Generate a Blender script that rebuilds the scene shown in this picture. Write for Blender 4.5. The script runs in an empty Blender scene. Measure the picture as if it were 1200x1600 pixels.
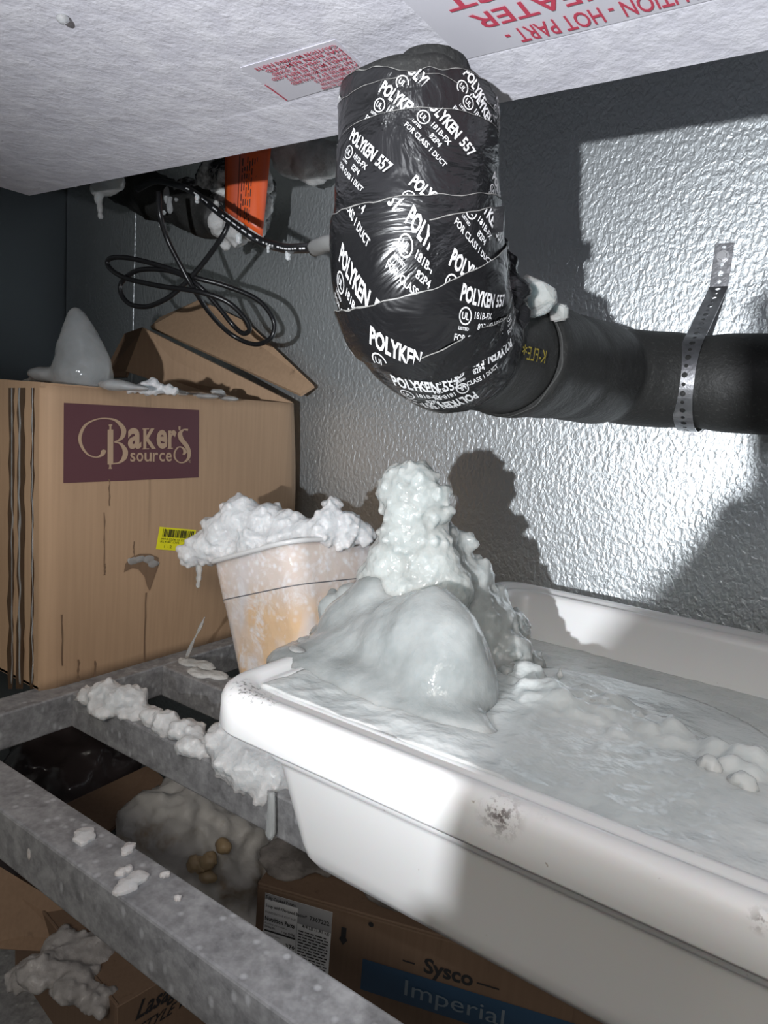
import bpy, bmesh, math, random
from mathutils import Vector, Matrix, Euler, noise
random.seed(7)
PI = math.pi
sc = bpy.context.scene
COL = sc.collection
GZ = 1.5                                   # height of the lens above the floor; everything below is measured from the lens

# ------------------------------------------------------------------ camera
F_PX = 1110.0
yaw, pitch, roll = (math.radians(v) for v in (34.3, 8.2, 4.3))
CF = Vector((-math.sin(yaw)*math.cos(pitch), math.cos(yaw)*math.cos(pitch), -math.sin(pitch)))
_r = Vector((math.cos(yaw), math.sin(yaw), 0)); _u = _r.cross(CF)
CR = _r*math.cos(roll) + _u*math.sin(roll)
CU = _u*math.cos(roll) - _r*math.sin(roll)
cam = bpy.data.cameras.new('camera'); cam_o = bpy.data.objects.new('camera', cam); COL.objects.link(cam_o)
cam.sensor_fit = 'VERTICAL'; cam.sensor_height = 36; cam.lens = 36*F_PX/1600; cam.clip_start = 0.005
cam_o.matrix_world = Matrix(((CR.x, CU.x, -CF.x, 0), (CR.y, CU.y, -CF.y, 0), (CR.z, CU.z, -CF.z, GZ), (0, 0, 0, 1)))
sc.camera = cam_o

# ------------------------------------------------------------------ world, lights, exposure
w = bpy.data.worlds.new('world'); sc.world = w; w.use_nodes = True
w.node_tree.nodes['Background'].inputs[0].default_value = (0.9, 0.95, 1.0, 1)
w.node_tree.nodes['Background'].inputs[1].default_value = 0.012
def aim(o, loc, target):
    o.location = loc
    o.rotation_euler = (Vector(target)-Vector(loc)).to_track_quat('-Z', 'Y').to_euler()
# the torch held in the other hand, behind and to the left of the phone
l = bpy.data.lights.new('torch_light', 'SPOT'); lo = bpy.data.objects.new('torch_light', l); COL.objects.link(lo)
l.energy = 68; l.shadow_soft_size = 0.008; l.spot_size = math.radians(88); l.spot_blend = 1.0; l.color = (0.93, 0.96, 1.0)
aim(lo, (-.016, -.41, -.033+GZ), (-.2, .9, .27+GZ))
# the freezer's own lamp on the ceiling behind the photographer
l = bpy.data.lights.new('room_lamp_light', 'AREA'); lo = bpy.data.objects.new('room_lamp_light', l); COL.objects.link(lo)
l.shape = 'RECTANGLE'; l.size = 1.2; l.size_y = .4; l.energy = 26; l.color = (1.0, 0.95, 0.86)
aim(lo, (.5, -.95, .80+GZ), (.1, .3, -.3+GZ))
sc.view_settings.view_transform = 'Standard'; sc.view_settings.look = 'None'
sc.view_settings.gamma = 1; sc.view_settings.use_curve_mapping = False
sc.view_settings.exposure = 0.0
sc.cycles.max_bounces = 10; sc.cycles.transmission_bounces = 8; sc.cycles.transparent_max_bounces = 8

# ------------------------------------------------------------------ pixel -> point helpers (lens at the origin)
def ray(x, y): return CF + CR*((x-600)/F_PX) - CU*((y-800)/F_PX)
def atY(x, y, Y): d = ray(x, y); return d*(Y/d.y)
def atZ(x, y, Z): d = ray(x, y); return d*(Z/d.z)
def atX(x, y, X): d = ray(x, y); return d*(X/d.x)
def atP(x, y, p, n): d = ray(x, y); return d*(p.dot(n)/d.dot(n))
def depth(p): return p.dot(CF)
def pxr(p, r): return r*depth(p)/F_PX

# ------------------------------------------------------------------ object helpers
def new_obj(name, me, mat=None, parent=None, origin=None):
    """me is in lens coordinates; a child keeps its root's origin, a top-level mesh gets its own."""
    o = bpy.data.objects.new(name, me); COL.objects.link(o)
    if parent is not None:
        root = parent
        org = Vector(root['org'])
        me.transform(Matrix.Translation(-org)); o.parent = parent; o['org'] = org
    else:
        if origin is None:
            vs = [v.co for v in me.vertices]
            lo_ = Vector([min(v[i] for v in vs) for i in range(3)]); hi_ = Vector([max(v[i] for v in vs) for i in range(3)])
            origin = Vector(((lo_.x+hi_.x)/2, (lo_.y+hi_.y)/2, lo_.z))
        origin = Vector(origin)
        me.transform(Matrix.Translation(-origin)); o.location = origin + Vector((0, 0, GZ)); o['org'] = origin
    if mat is not None and len(me.materials) == 0: me.materials.append(mat)
    return o
def tag(o, label, cat, group=None, kind=None):
    o['label'] = label; o['category'] = cat
    if group: o['group'] = group
    if kind: o['kind'] = kind
    return o
def thing(name, org, label, cat, group=None):
    o = bpy.data.objects.new(name, None); COL.objects.link(o); org = Vector(org)
    o.location = org + Vector((0, 0, GZ)); o['org'] = org; o.empty_display_size = .05
    return tag(o, label, cat, group)
def struct(o): o['kind'] = 'structure'; return o
def mesh(name, verts, faces, smooth=False):
    me = bpy.data.meshes.new(name); me.from_pydata([tuple(v) for v in verts], [], faces); me.update()
    if smooth: me.shade_smooth()
    return me
def bm_mesh(bm, name, smooth=False):
    bmesh.ops.recalc_face_normals(bm, faces=bm.faces)
    me = bpy.data.meshes.new(name); bm.to_mesh(me); bm.free()
    if smooth: me.shade_smooth()
    return me
def add_box(bm, lo_, hi_, bev=0.0, seg=2):
    lo_, hi_ = Vector(lo_), Vector(hi_)
    r = bmesh.ops.create_cube(bm, size=1.0)
    for v in r['verts']: v.co = Vector([(lo_[i]+hi_[i])/2 + v.co[i]*(hi_[i]-lo_[i]) for i in range(3)])
    if bev:
        es = {e for v in r['verts'] for e in v.link_edges}
        bmesh.ops.bevel(bm, geom=list(es), offset=bev, segments=seg, affect='EDGES', profile=.5)
def box_mesh(name, lo_, hi_, bev=0.0, seg=2):
    bm = bmesh.new(); add_box(bm, lo_, hi_, bev, seg); return bm_mesh(bm, name)
def slab_mesh(name, pts, th):
    """A sheet through pts (a polygon, roughly flat) with thickness th."""
    n = Vector((0, 0, 0)); k = len(pts); pts = [Vector(p) for p in pts]
    for i in range(k): n += pts[i].cross(pts[(i+1) % k])
    n.normalize()
    v = [p+n*th/2 for p in pts] + [p-n*th/2 for p in pts]
    f = [list(range(k)), list(range(2*k-1, k-1, -1))] + [[i, k+i, k+(i+1) % k, (i+1) % k] for i in range(k)]
    me = mesh(name, v, f); bm = bmesh.new(); bm.from_mesh(me); bmesh.ops.recalc_face_normals(bm, faces=bm.faces); bm.to_mesh(me); bm.free()
    return me
def catmull(pts, n=8):
    pts = [Vector(p) for p in pts]
    P = [pts[0]*2-pts[1]] + pts + [pts[-1]*2-pts[-2]]; out = []
    for i in range(1, len(P)-2):
        for k in range(n):
            t = k/n
            a, b, c, d = P[i-1], P[i], P[i+1], P[i+2]
            out.append(0.5*((2*b)+(c-a)*t+(2*a-5*b+4*c-d)*t*t+(3*b-a-3*c+d)*t**3))
    out.append(pts[-1]); return out
def tube_mesh(name, pts, rad, seg=12, smooth_n=8, jitter=0.0):
    pts = catmull(pts, smooth_n) if smooth_n > 1 else [Vector(p) for p in pts]
    n = len(pts); vs = []; fs = []
    up = Vector((0, 0, 1)); prev = None
    for i, p in enumerate(pts):
        t = (pts[min(i+1, n-1)]-pts[max(i-1, 0)]).normalized()
        if prev is None:
            a = t.cross(up)
            if a.length < 1e-3: a = t.cross(Vector((1, 0, 0)))
            a.normalize()
        else:
            a = (prev - t*prev.dot(t)).normalized()
        prev = a; b = t.cross(a)
        r = rad(i/(n-1)) if callable(rad) else rad
        for k in range(seg):
            th = 2*PI*k/seg
            rr = r*(1+jitter*noise.noise(p*60+Vector((math.cos(th), math.sin(th), 0))*1.3))
            vs.append(p + (a*math.cos(th)+b*math.sin(th))*rr)
    for i in range(n-1):
        for k in range(seg):
            k2 = (k+1) % seg
            fs.append([i*seg+k, i*seg+k2, (i+1)*seg+k2, (i+1)*seg+k])
    fs.append(list(range(seg-1, -1, -1))); fs.append([(n-1)*seg+k for k in range(seg)])
    return mesh(name, vs, fs, True)
_tex = {}
def cloud(kind, scale, depth_=3):
    key = (kind, scale, depth_)
    if key not in _tex:
        t = bpy.data.textures.new('relief', kind); t.noise_scale = scale
        if kind == 'CLOUDS': t.noise_depth = depth_
        _tex[key] = t
    return _tex[key]
def blob_mesh(name, balls, voxel, disp=(), smooth=3, extra=None):
    """Fuses ellipsoids (centre, (rx,ry,rz)) into one skin and roughens it."""
    bm = bmesh.new()
    for b in balls:
        c, r = b[0], b[1]
        if not isinstance(r, (tuple, list, Vector)): r = (r, r, r)
        m = Matrix.Translation(c) @ (b[2].to_matrix().to_4x4() if len(b) > 2 else Matrix()) @ Matrix.Diagonal((*r, 1))
        bmesh.ops.create_icosphere(bm, subdivisions=2, radius=1, matrix=m)
    if extra: extra(bm)
    me = bpy.data.meshes.new(name); bm.to_mesh(me); bm.free()
    o = bpy.data.objects.new('work', me); COL.objects.link(o)
    md = o.modifiers.new('r', 'REMESH'); md.mode = 'VOXEL'; md.voxel_size = voxel
    if smooth:
        md = o.modifiers.new('s', 'SMOOTH'); md.iterations = smooth; md.factor = .5
    for kind, scale, strength in disp:
        md = o.modifiers.new('d', 'DISPLACE'); md.texture = cloud(kind, scale); md.strength = strength; md.mid_level = .5; md.texture_coords = 'LOCAL'
    dg = bpy.context.evaluated_depsgraph_get()
    out = bpy.data.meshes.new_from_object(o.evaluated_get(dg)); out.name = name
    bpy.data.objects.remove(o); out.materials.clear(); out.shade_smooth()
    return out
def sph(x, y, Y, r, sq=(1, 1, 1)):
    p = atY(x, y, Y); q = pxr(p, r); return (p, (q*sq[0], q*sq[1], q*sq[2]))

# ------------------------------------------------------------------ lettering helpers
_tcache = {}
def text_geo(s, bold=0.0, res=2, spacing=1.0):
    key = (s, bold, res, spacing)
    if key in _tcache: return _tcache[key]
    cu = bpy.data.curves.new('txt', 'FONT'); cu.body = s; cu.resolution_u = res; cu.offset = bold; cu.space_character = spacing; cu.size = 1
    o = bpy.data.objects.new('txt', cu); COL.objects.link(o)
    dg = bpy.context.evaluated_depsgraph_get(); me = bpy.data.meshes.new_from_object(o.evaluated_get(dg))
    bm = bmesh.new(); bm.from_mesh(me); bmesh.ops.triangulate(bm, faces=bm.faces)
    vs = [(v.co.x, v.co.y) for v in bm.verts]; bm.verts.index_update(); fs = [[v.index for v in f.verts] for f in bm.faces]
    bm.free(); bpy.data.objects.remove(o); bpy.data.curves.remove(cu); bpy.data.meshes.remove(me)
    _tcache[key] = (vs, fs); return vs, fs
class Print:
    """Collects flat 2D ink (letters, bars, strokes), then lays it on a surface."""
    def __init__(s): s.v = []; s.f = []
    def add(s, vs, fs):
        b = len(s.v); s.v += list(vs); s.f += [[i+b for i in f] for f in fs]
    def text(s, t, x, y, h, width=None, bold=0.0, rot=0.0, spacing=1.0, fit=None, align='L'):
        vs, fs = text_geo(t, bold, 2, spacing)
        if not vs: return
        x0 = min(v[0] for v in vs); x1 = max(v[0] for v in vs); y0 = min(v[1] for v in vs); y1 = max(v[1] for v in vs)
        if fit:                                 # fit = (x0,y0,x1,y1)
            out = [(fit[0]+(v[0]-x0)/(x1-x0)*(fit[2]-fit[0]), fit[1]+(v[1]-y0)/(y1-y0)*(fit[3]-fit[1])) for v in vs]
        else:
            k = h/0.7; kx = k if width is None else width/(x1-x0)
            c, sn = math.cos(rot), math.sin(rot); out = []
            sh = {'L': 0, 'R': -(x1-x0)*kx, 'C': -(x1-x0)*kx/2}[align]
            for v in vs:
                a, b = (v[0]-x0)*kx+sh, v[1]*k
                out.append((x+a*c-b*sn, y+a*sn+b*c))
        s.add(out, fs)
    def rect(s, x0, y0, x1, y1): s.add([(x0, y0), (x1, y0), (x1, y1), (x0, y1)], [[0, 1, 2, 3]])
    def ring(s, x, y, r, wd, n=20):
        vs = []
        for k in range(n):
            a = 2*PI*k/n; vs += [(x+r*math.cos(a), y+r*math.sin(a)), (x+(r-wd)*math.cos(a), y+(r-wd)*math.sin(a))]
        s.add(vs, [[2*k, 2*((k+1) % n), 2*((k+1) % n)+1, 2*k+1] for k in range(n)])
    def stroke(s, pts, wid, n=8):
        P = catmull([Vector((p[0], p[1], 0)) for p in pts], n); m = len(P); vs = []
        for i, p in enumerate(P):
            t = (P[min(i+1, m-1)]-P[max(i-1, 0)]).normalized(); q = Vector((-t.y, t.x, 0))
            f = i/(m-1)*(len(wid)-1); k = min(int(f), len(wid)-2); ww = (wid[k]*(k+1-f)+wid[k+1]*(f-k))/2
            vs += [(p.x+q.x*ww, p.y+q.y*ww), (p.x-q.x*ww, p.y-q.y*ww)]
        s.add(vs, [[2*i, 2*i+2, 2*i+3, 2*i+1] for i in range(m-1)])
    def lay(s, name, fn, mat, parent, keep=None):
        fs = s.f
        if keep: fs = [f for f in fs if keep(sum(s.v[i][0] for i in f)/len(f), sum(s.v[i][1] for i in f)/len(f))]
        return new_obj(name, mesh(name, [fn(*v) for v in s.v], fs), mat, parent)

# ------------------------------------------------------------------ materials
class N:
    def __init__(s, name):
        s.m = bpy.data.materials.new(name); s.m.use_nodes = True; s.t = s.m.node_tree; s.n = s.t.nodes
        s.b = s.n['Principled BSDF']; s.co = s.n.new('ShaderNodeTexCoord')
    def set(s, **k):
        for a, b in k.items():
            i = s.b.inputs[a.replace('_', ' ')]; i.default_value = (*b, 1) if isinstance(b, tuple) and len(b) == 3 and i.type == 'RGBA' else b
        return s
    def link(s, a, b): s.t.links.new(a, b)
    def map(s, scale=(1, 1, 1), loc=(0, 0, 0), rot=(0, 0, 0)):
        m = s.n.new('ShaderNodeMapping'); m.inputs['Scale'].default_value = scale; m.inputs['Location'].default_value = loc; m.inputs['Rotation'].default_value = rot
        s.link(s.co.outputs['Object'], m.inputs[0]); return m.outputs[0]
    def noise(s, scale, detail=3, rough=.5, vec=None, dist=0):
        n = s.n.new('ShaderNodeTexNoise'); n.inputs['Scale'].default_value = scale; n.inputs['Detail'].default_value = detail
        n.inputs['Roughness'].default_value = rough; n.inputs['Distortion'].default_value = dist
        s.link(vec or s.co.outputs['Object'], n.inputs['Vector']); return n.outputs[0]
    def voro(s, scale, vec=None, feat='F1', out='Distance'):
        n = s.n.new('ShaderNodeTexVoronoi'); n.inputs['Scale'].default_value = scale; n.feature = feat
        s.link(vec or s.co.outputs['Object'], n.inputs['Vector']); return n.outputs[out]
    def ramp(s, src, stops):
        r = s.n.new('ShaderNodeValToRGB'); e = r.color_ramp.elements
        while len(e) < len(stops): e.new(.5)
        for k, (p, c) in enumerate(stops):
            e[k].position = p; e[k].color = (*c, 1) if isinstance(c, tuple) else (c, c, c, 1)
        s.link(src, r.inputs[0]); return r.outputs[0]
    def mix(s, fac, a, b, mode='MIX'):
        m = s.n.new('ShaderNodeMix'); m.data_type = 'RGBA'; m.blend_type = mode
        for i, v in ((0, fac), (6, a), (7, b)):
            if isinstance(v, (int, float)): m.inputs[i].default_value = v
            elif isinstance(v, tuple): m.inputs[i].default_value = (*v, 1)
            else: s.link(v, m.inputs[i])
        return m.outputs[2]
    def math(s, op, a, b=0.0):
        m = s.n.new('ShaderNodeMath'); m.operation = op
        for i, v in ((0, a), (1, b)):
            if isinstance(v, (int, float)): m.inputs[i].default_value = v
            else: s.link(v, m.inputs[i])
        return m.outputs[0]
    def sep(s, vec=None):
        m = s.n.new('ShaderNodeSeparateXYZ'); s.link(vec or s.co.outputs['Object'], m.inputs[0]); return m.outputs
    def near(s, p, r0, r1):
        """1 within r0 of object point p, 0 beyond r1"""
        m = s.n.new('ShaderNodeVectorMath'); m.operation = 'DISTANCE'; s.link(s.co.outputs['Object'], m.inputs[0]); m.inputs[1].default_value = p
        return s.ramp(m.outputs['Value'], [(r0, 1.0), (r1, 0.0)])
    def color(s, c): s.link(c, s.b.inputs['Base Color']); return s
    def rough(s, c): s.link(c, s.b.inputs['Roughness']); return s
    def bump(s, h, strength=.5, dist=.002, prev=None):
        b = s.n.new('ShaderNodeBump'); b.inputs['Strength'].default_value = strength; b.inputs['Distance'].default_value = dist
        s.link(h, b.inputs['Height'])
        if prev: s.link(prev, b.inputs['Normal'])
        s.link(b.outputs[0], s.b.inputs['Normal']); return b.outputs[0]
def plain(name, col, rough=.5, metal=0.0, **k): return N(name).set(Base_Color=col, Roughness=rough, Metallic=metal, **k).m

def m_wall():
    m = N('stucco_galvanized_metal').set(Metallic=.85, Roughness=.44)
    v = m.map((1, 1, .7)); a = m.noise(185, 2, .5, v, .4)
    m.color(m.mix(m.noise(7, 3), (.66, .70, .715), (.76, .795, .81)))
    m.bump(m.ramp(a, [(.3, 0.0), (.7, 1.0)]), .5, .0013); return m.m
M_WALL = m_wall()
M_WALL_SIDE = plain('shade_toned_wall_metal', (.20, .225, .24), .5, .6)  # the left wall's dimness is put into this darker, duller colour
def m_white_metal():
    m = N('white_painted_metal').set(Roughness=.42)
    f = m.noise(9, 5, .65); g = m.noise(38, 4, .65, m.map((1, .8, 1), rot=(0, 0, .5)))
    m.color(m.mix(m.ramp(g, [(.42, 0.0), (.62, 1.0)]), (.78, .77, .84), (.85, .84, .90)))
    worm = m.ramp(m.noise(52, 5, .7, None, 1.6), [(.60, 0.0), (.66, .42)])
    m.color(m.mix(worm, m.mix(m.ramp(g, [(.42, 0.0), (.62, 1.0)]), (.76, .75, .82), (.86, .85, .91)), (.50, .49, .55)))
    m.rough(m.ramp(f, [(.3, .3), (.7, .55)]))
    b = m.bump(g, .4, .004); m.bump(m.noise(130, 4, .65), .3, .002, b); return m.m
M_PAN = m_white_metal()
def m_galv(name, lo_, hi_, spots=True, metal=.25):
    m = N(name).set(Metallic=metal, Roughness=.5)
    sp = m.voro(55, out='Color'); s0 = m.ramp(m.noise(70, 3, .7), [(.35, 0.0), (.7, 1.0)])
    c = m.mix(s0, lo_, hi_); c = m.mix(.18, c, m.ramp(sp, [(0, .12), (1, .55)]))
    if spots: c = m.mix(m.ramp(m.voro(75, m.map((1, 1, .6))), [(.1, .55), (.24, 0.0)]), c, (.62, .63, .66))
    m.color(c); m.bump(m.noise(120, 4, .6), .3, .0015); return m.m
M_GALV = m_galv('frosted_galvanized_steel', (.19, .19, .20), (.40, .40, .415))
M_STRAP = m_galv('strap_steel', (.40, .40, .42), (.56, .56, .58), False, .95)
M_STRAP.node_tree.nodes['Principled BSDF'].inputs['Roughness'].default_value = .3
M_SCREW = plain('screw_steel', (.55, .55, .56), .35, .9)
def m_card(name, c0, c1, stain=False):
    m = N(name).set(Roughness=.75)
    c = m.mix(m.noise(5, 4, .6), c0, c1)
    st = m.noise(1, 4, .6, m.map((60, 60, 2.2)))
    c = m.mix(m.ramp(st, [(.64, 0.0), (.74, .6)]), c, (c0[0]*.38, c0[1]*.36, c0[2]*.34))
    c = m.mix(m.ramp(m.noise(1, 2, .5, m.map((220, 220, 6))), [(.4, 0.0), (.6, .14)]), c, (c0[0]*.6, c0[1]*.58, c0[2]*.55))
    m.color(c); m.bump(m.noise(160, 2), .1, .001); return m.m
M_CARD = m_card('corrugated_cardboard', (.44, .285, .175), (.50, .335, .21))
M_CARD_WET_SHADE = m_card('wet_and_shaded_cardboard', (.16, .095, .055), (.25, .16, .10))  # wet card; its dark tone also serves as shade on the flap fold
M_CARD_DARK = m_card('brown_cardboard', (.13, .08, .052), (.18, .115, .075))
M_WET = m_card('soaked_cardboard', (.075, .042, .022), (.12, .07, .04)); M_WET.node_tree.nodes['Principled BSDF'].inputs['Roughness'].default_value = .2
M_MAROON = plain('maroon_ink', (.11, .040, .048), .6)
M_TAN = plain('tan_ink_gap', (.46, .32, .215), .7)
M_BLACKINK = plain('black_ink', (.01, .01, .012), .5)
M_GREYINK = plain('grey_ink', (.09, .09, .10), .6)
M_REDINK = plain('red_ink', (.62, .07, .12), .5)
M_PINK = plain('faded_pink_paper', (.70, .52, .57), .45)
M_WHITEINK = plain('white_ink', (.80, .80, .80), .4)
M_YELLOWINK = plain('yellow_ink', (.30, .24, .03), .6)
M_YELLOW = plain('yellow_sticker_paper', (.86, .80, .02), .5)
M_PAPER = plain('white_label_paper', (.75, .75, .76), .55)
M_STICKER = plain('white_vinyl_sticker', (.72, .71, .77), .35)
M_BLUE = plain('blue_ink', (.012, .05, .11), .5)
def m_tape():
    m = N('black_film_tape').set(Base_Color=(.012, .012, .013), Roughness=.24, Specular_IOR_Level=.55)
    n = m.noise(16, 4, .55, m.map((1, 1, 1.6), rot=(.6, .3, .2)), 1.2); m.rough(m.ramp(m.noise(30, 3), [(.3, .2), (.7, .36)]))
    b = m.bump(n, .6, .010); m.bump(m.noise(110, 2), .12, .001, b); return m.m
M_TAPE = m_tape()
M_TAPE_EDGE = plain('pale_tape_edge', (.26, .255, .24), .4)
def m_foam():
    m = N('black_pipe_foam').set(Roughness=.55, Specular_IOR_Level=.35)
    m.color(m.mix(m.ramp(m.noise(300, 2, .7), [(.58, 0.0), (.8, 1.0)]), (.024, .024, .023), (.062, .062, .058)))
    b = m.bump(m.noise(45, 4, .6), .45, .004); m.bump(m.noise(420, 2), .35, .001, b); return m.m
M_FOAM = m_foam()
def m_cable():
    m = N('black_rubber_cable').set(Base_Color=(.012, .012, .013), Roughness=.3); m.bump(m.noise(300, 2), .1, .001); return m.m
M_CABLE = m_cable()
M_SLEEVE = plain('grey_cable_sleeve', (.16, .16, .155), .5)
def m_ice(name, c0, c1, rough=.22, trans=.0, sss=.35, scale=60, bump=.4, dist=.003, spec=.5, grain=False):
    m = N(name).set(Roughness=rough, Transmission_Weight=trans, IOR=1.31, Subsurface_Weight=sss, Subsurface_Scale=.02, Specular_IOR_Level=spec)
    m.b.inputs['Subsurface Radius'].default_value = (.8, 1.0, 1.1)
    m.color(m.mix(m.ramp(m.noise(scale*.35, 4, .6), [(.35, 0.0), (.65, 1.0)]), c0, c1))
    b = m.bump(m.noise(scale, 4, .6), bump, dist); b = m.bump(m.noise(scale*5, 2), bump*.5, .001, b)
    if grain: m.bump(m.voro(170), .45, .0022, b)
    return m.m
M_ICE = m_ice('white_rough_ice', (.42, .445, .432), (.52, .545, .53), .16, .16, .9, 90, .4, .002, .5, True)
M_ICE_SMOOTH = m_ice('milky_smooth_ice', (.36, .385, .382), (.56, .585, .58), .08, .38, .8, 48, .5, .004)
M_ICE_SHEET = m_ice('wet_frozen_water', (.54, .58, .58), (.74, .77, .77), .15, .05, .6, 22, .7, .008)
M_ICE_CLEAR = m_ice('clear_ice', (.82, .85, .86), (.92, .94, .94), .08, .72, .0, 40, .25, .003)
M_ICE_CORE = m_ice('cloudy_ice', (.56, .58, .58), (.78, .80, .80), .08, .62, .4, 34, .4, .003)
M_ICE_ROUGH = m_ice('grey_rough_ice', (.40, .425, .418), (.52, .545, .535), .12, .35, .7, 60, .5, .003)
M_FROST = m_ice('soft_frost', (.45, .45, .44), (.62, .62, .61), .7, 0, .25, 120, .7, .003, .2)
M_SNOW = m_ice('granular_ice', (.60, .61, .62), (.72, .73, .74), .24, .03, .8, 130, .5, .002, .5, True)
def m_tub():
    m = N('white_polyethylene').set(Roughness=.33, Subsurface_Weight=.12, Subsurface_Scale=.01)
    c = m.mix(m.noise(6, 3), (.70, .695, .69), (.76, .76, .76))
    sp = m.ramp(m.noise(260, 3, .75), [(.55, 0.0), (.6, 1.0)])
    def on_tub(x, y, Y): q = atY(x, y, Y)-Vector((-.0465, .589, -.356)); return (q.x, q.y, q.z)
    for x, y, Y, a, b in ((393, 1063, .353, .006, .022), (412, 1074, .345, .003, .018), (386, 1080, .358, .001, .008)):
        c = m.mix(m.math('MULTIPLY', sp, m.near(on_tub(x, y, Y), a, b)), c, (.02, .015, .012))
    sp2 = m.ramp(m.noise(170, 3, .75), [(.47, 0.0), (.58, .9)])
    for x, y, Y, a, b in ((845, 1255, .337, .001, .012), (890, 1270, .337, .001, .010), (985, 1285, .345, .001, .010), (780, 1275, .336, .002, .014), (820, 1250, .337, .001, .008), (1190, 1440, .336, .0, .006), (700, 1300, .35, .001, .006)):
        c = m.mix(m.math('MULTIPLY', sp2, m.near(on_tub(x, y, Y), a, b)), c, (.06, .035, .03))
    c = m.mix(m.ramp(m.noise(150, 2, .6, m.map(loc=(3, 1, 2))), [(.76, 0.0), (.79, .55)]), c, (.25, .17, .11))
    m.color(c); m.bump(m.noise(12, 3), .06, .004); return m.m
M_TUB = m_tub()
def m_food_box():
    m = N('frosted_clear_plastic').set(Roughness=.2, IOR=1.2, Subsurface_Weight=.1, Subsurface_Scale=.01)
    z = m.sep()[2]
    amber = m.ramp(m.noise(15, 3, .5, m.map((1, 1, .3), loc=(.4, .8, 0)), .4), [(.42, 0.0), (.56, 1.0)])
    low = m.math('MULTIPLY', m.ramp(z, [(.105, 1.0), (.14, .25)]), amber)
    c = m.mix(low, (.62, .575, .565), (.66, .46, .29))
    fr = m.math('ADD', m.math('MULTIPLY', m.ramp(m.voro(105), [(.12, .8), (.4, 0.0)]), m.ramp(z, [(.09, .25), (.15, 1.0)])), m.ramp(m.noise(32, 5, .7, dist=.8), [(.50, 0.0), (.66, .8)]))
    c = m.mix(fr, c, (.74, .72, .73)); m.color(c)
    b = m.bump(m.voro(62), .35, .002); m.bump(m.noise(140, 3), .3, .001, b); return m.m
M_FOODBOX = m_food_box()
def m_orange():
    m = N('orange_tag_film').set(Roughness=.35)
    m.color(m.mix(m.ramp(m.noise(1, 2, .5, m.map((45, 45, 3))), [(.4, 0.0), (.65, .8)]), (.80, .11, .015), (.72, .16, .10))); m.bump(m.noise(24, 2, .5, m.map((2, 2, .3))), .4, .003); return m.m
M_ORANGE = m_orange()
def m_frozen_line():
    m = N('frosted_black_line').set(Roughness=.5)
    f = m.ramp(m.noise(26, 5, .65), [(.47, 0.0), (.6, 1.0)])
    m.color(m.mix(f, (.012, .012, .012), (.62, .62, .60))); m.rough(m.ramp(f, [(0, .22), (1, .8)])); m.bump(m.noise(70, 4, .7), .6, .004); return m.m
M_LINE = m_frozen_line()
M_LINE_BLACK = m_foam(); M_LINE_BLACK.name = 'black_line_wrap'
M_BAG = plain('dark_plastic_bag', (.05, .04, .042), .18)
def m_bagfood():
    m = N('frost_covered_food_bag').set(Roughness=.5)
    m.color(m.mix(m.ramp(m.noise(14, 4, .6), [(.56, 0.0), (.68, 1.0)]), (.46, .445, .43), (.30, .23, .16))); m.bump(m.noise(50, 4), .5, .004); return m.m
M_TANFOOD = plain('frozen_tan_food', (.40, .29, .17), .4)
M_PHONE = plain('dark_phone_case', (.02, .02, .022), .4)
M_SKIN = plain('skin', (.42, .23, .16), .5)
M_FLOOR = plain('dark_quarry_floor', (.06, .055, .05), .6)
M_CEIL = plain('white_ceiling_metal', (.55, .56, .58), .5)

# ------------------------------------------------------------------ the room
YW, XL = .90, -1.49
wb = struct(new_obj('wall_back', box_mesh('wall_back', (XL, YW+.004, -GZ), (2.2, YW+.06, .86)), M_WALL))
xs = [XL+.0005, -1.25, -.02, 1.21, 2.2]
xs = [XL+.0005, -1.25, 1.0, 2.2]
for a, b in zip(xs, xs[1:]):
    new_obj('wall_panel', box_mesh('wall_panel', (a+.0012, YW, -GZ), (b-.0012, YW+.0045, .86), .0012, 1), M_WALL, wb)
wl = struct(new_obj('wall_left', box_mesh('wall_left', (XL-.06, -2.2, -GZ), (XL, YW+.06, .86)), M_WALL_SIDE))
struct(new_obj('floor', box_mesh('floor', (XL-.06, -2.6, -GZ-.05), (2.2, YW+.06, -GZ)), M_FLOOR))
struct(new_obj('ceiling', box_mesh('ceiling', (XL-.06, -2.6, .86), (2.2, YW+.06, .9)), M_CEIL))

# ------------------------------------------------------------------ evaporator unit
EZ, EY, EX = .229, .503, -.907
ev = thing('evaporator_unit', (0, .25, EZ), 'white evaporator unit overhead with red warning lettering on its underside', 'evaporator')
bm = bmesh.new(); add_box(bm, (EX, -.02, EZ+.006), (1.1, EY-.002, .86), .012, 3)
new_obj('housing', bm_mesh(bm, 'housing'), M_PAN, ev)
# the drip pan: flat underside, then a shallow strip sloping to the rear edge
def pan():
    prof = [(-.02, EZ+.012), (-.02, EZ+.0035), (.2, EZ+.0035), (.434, EZ+.0035), (.4365, EZ+.0034), (.439, EZ+.0031), (.47, EZ+.0016), (EY-.004, EZ), (EY, EZ+.003), (EY, EZ+.03)]
    nx = 60; vs = []; fs = []
    for i in range(nx+1):
        x = EX + (1.1-EX)*i/nx
        for (y, z) in prof:
            k = max(0, min(1, (x-EX-.12)/.42)); k = k*k*(3-2*k)                # the crease fades out towards the left end
            zz = z if y > EY-.01 or y < 0 else EZ*(1-k)+z*k
            vs.append((x, y, zz))
    m = len(prof)
    for i in range(nx):
        for j in range(m-1): fs.append([i*m+j, (i+1)*m+j, (i+1)*m+j+1, i*m+j+1])
    fs.append([j for j in range(m)]); fs.append([nx*m+j for j in range(m-1, -1, -1)])
    return mesh('drip_pan', vs, fs)
new_obj('drip_pan', pan(), M_PAN, ev)
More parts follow.
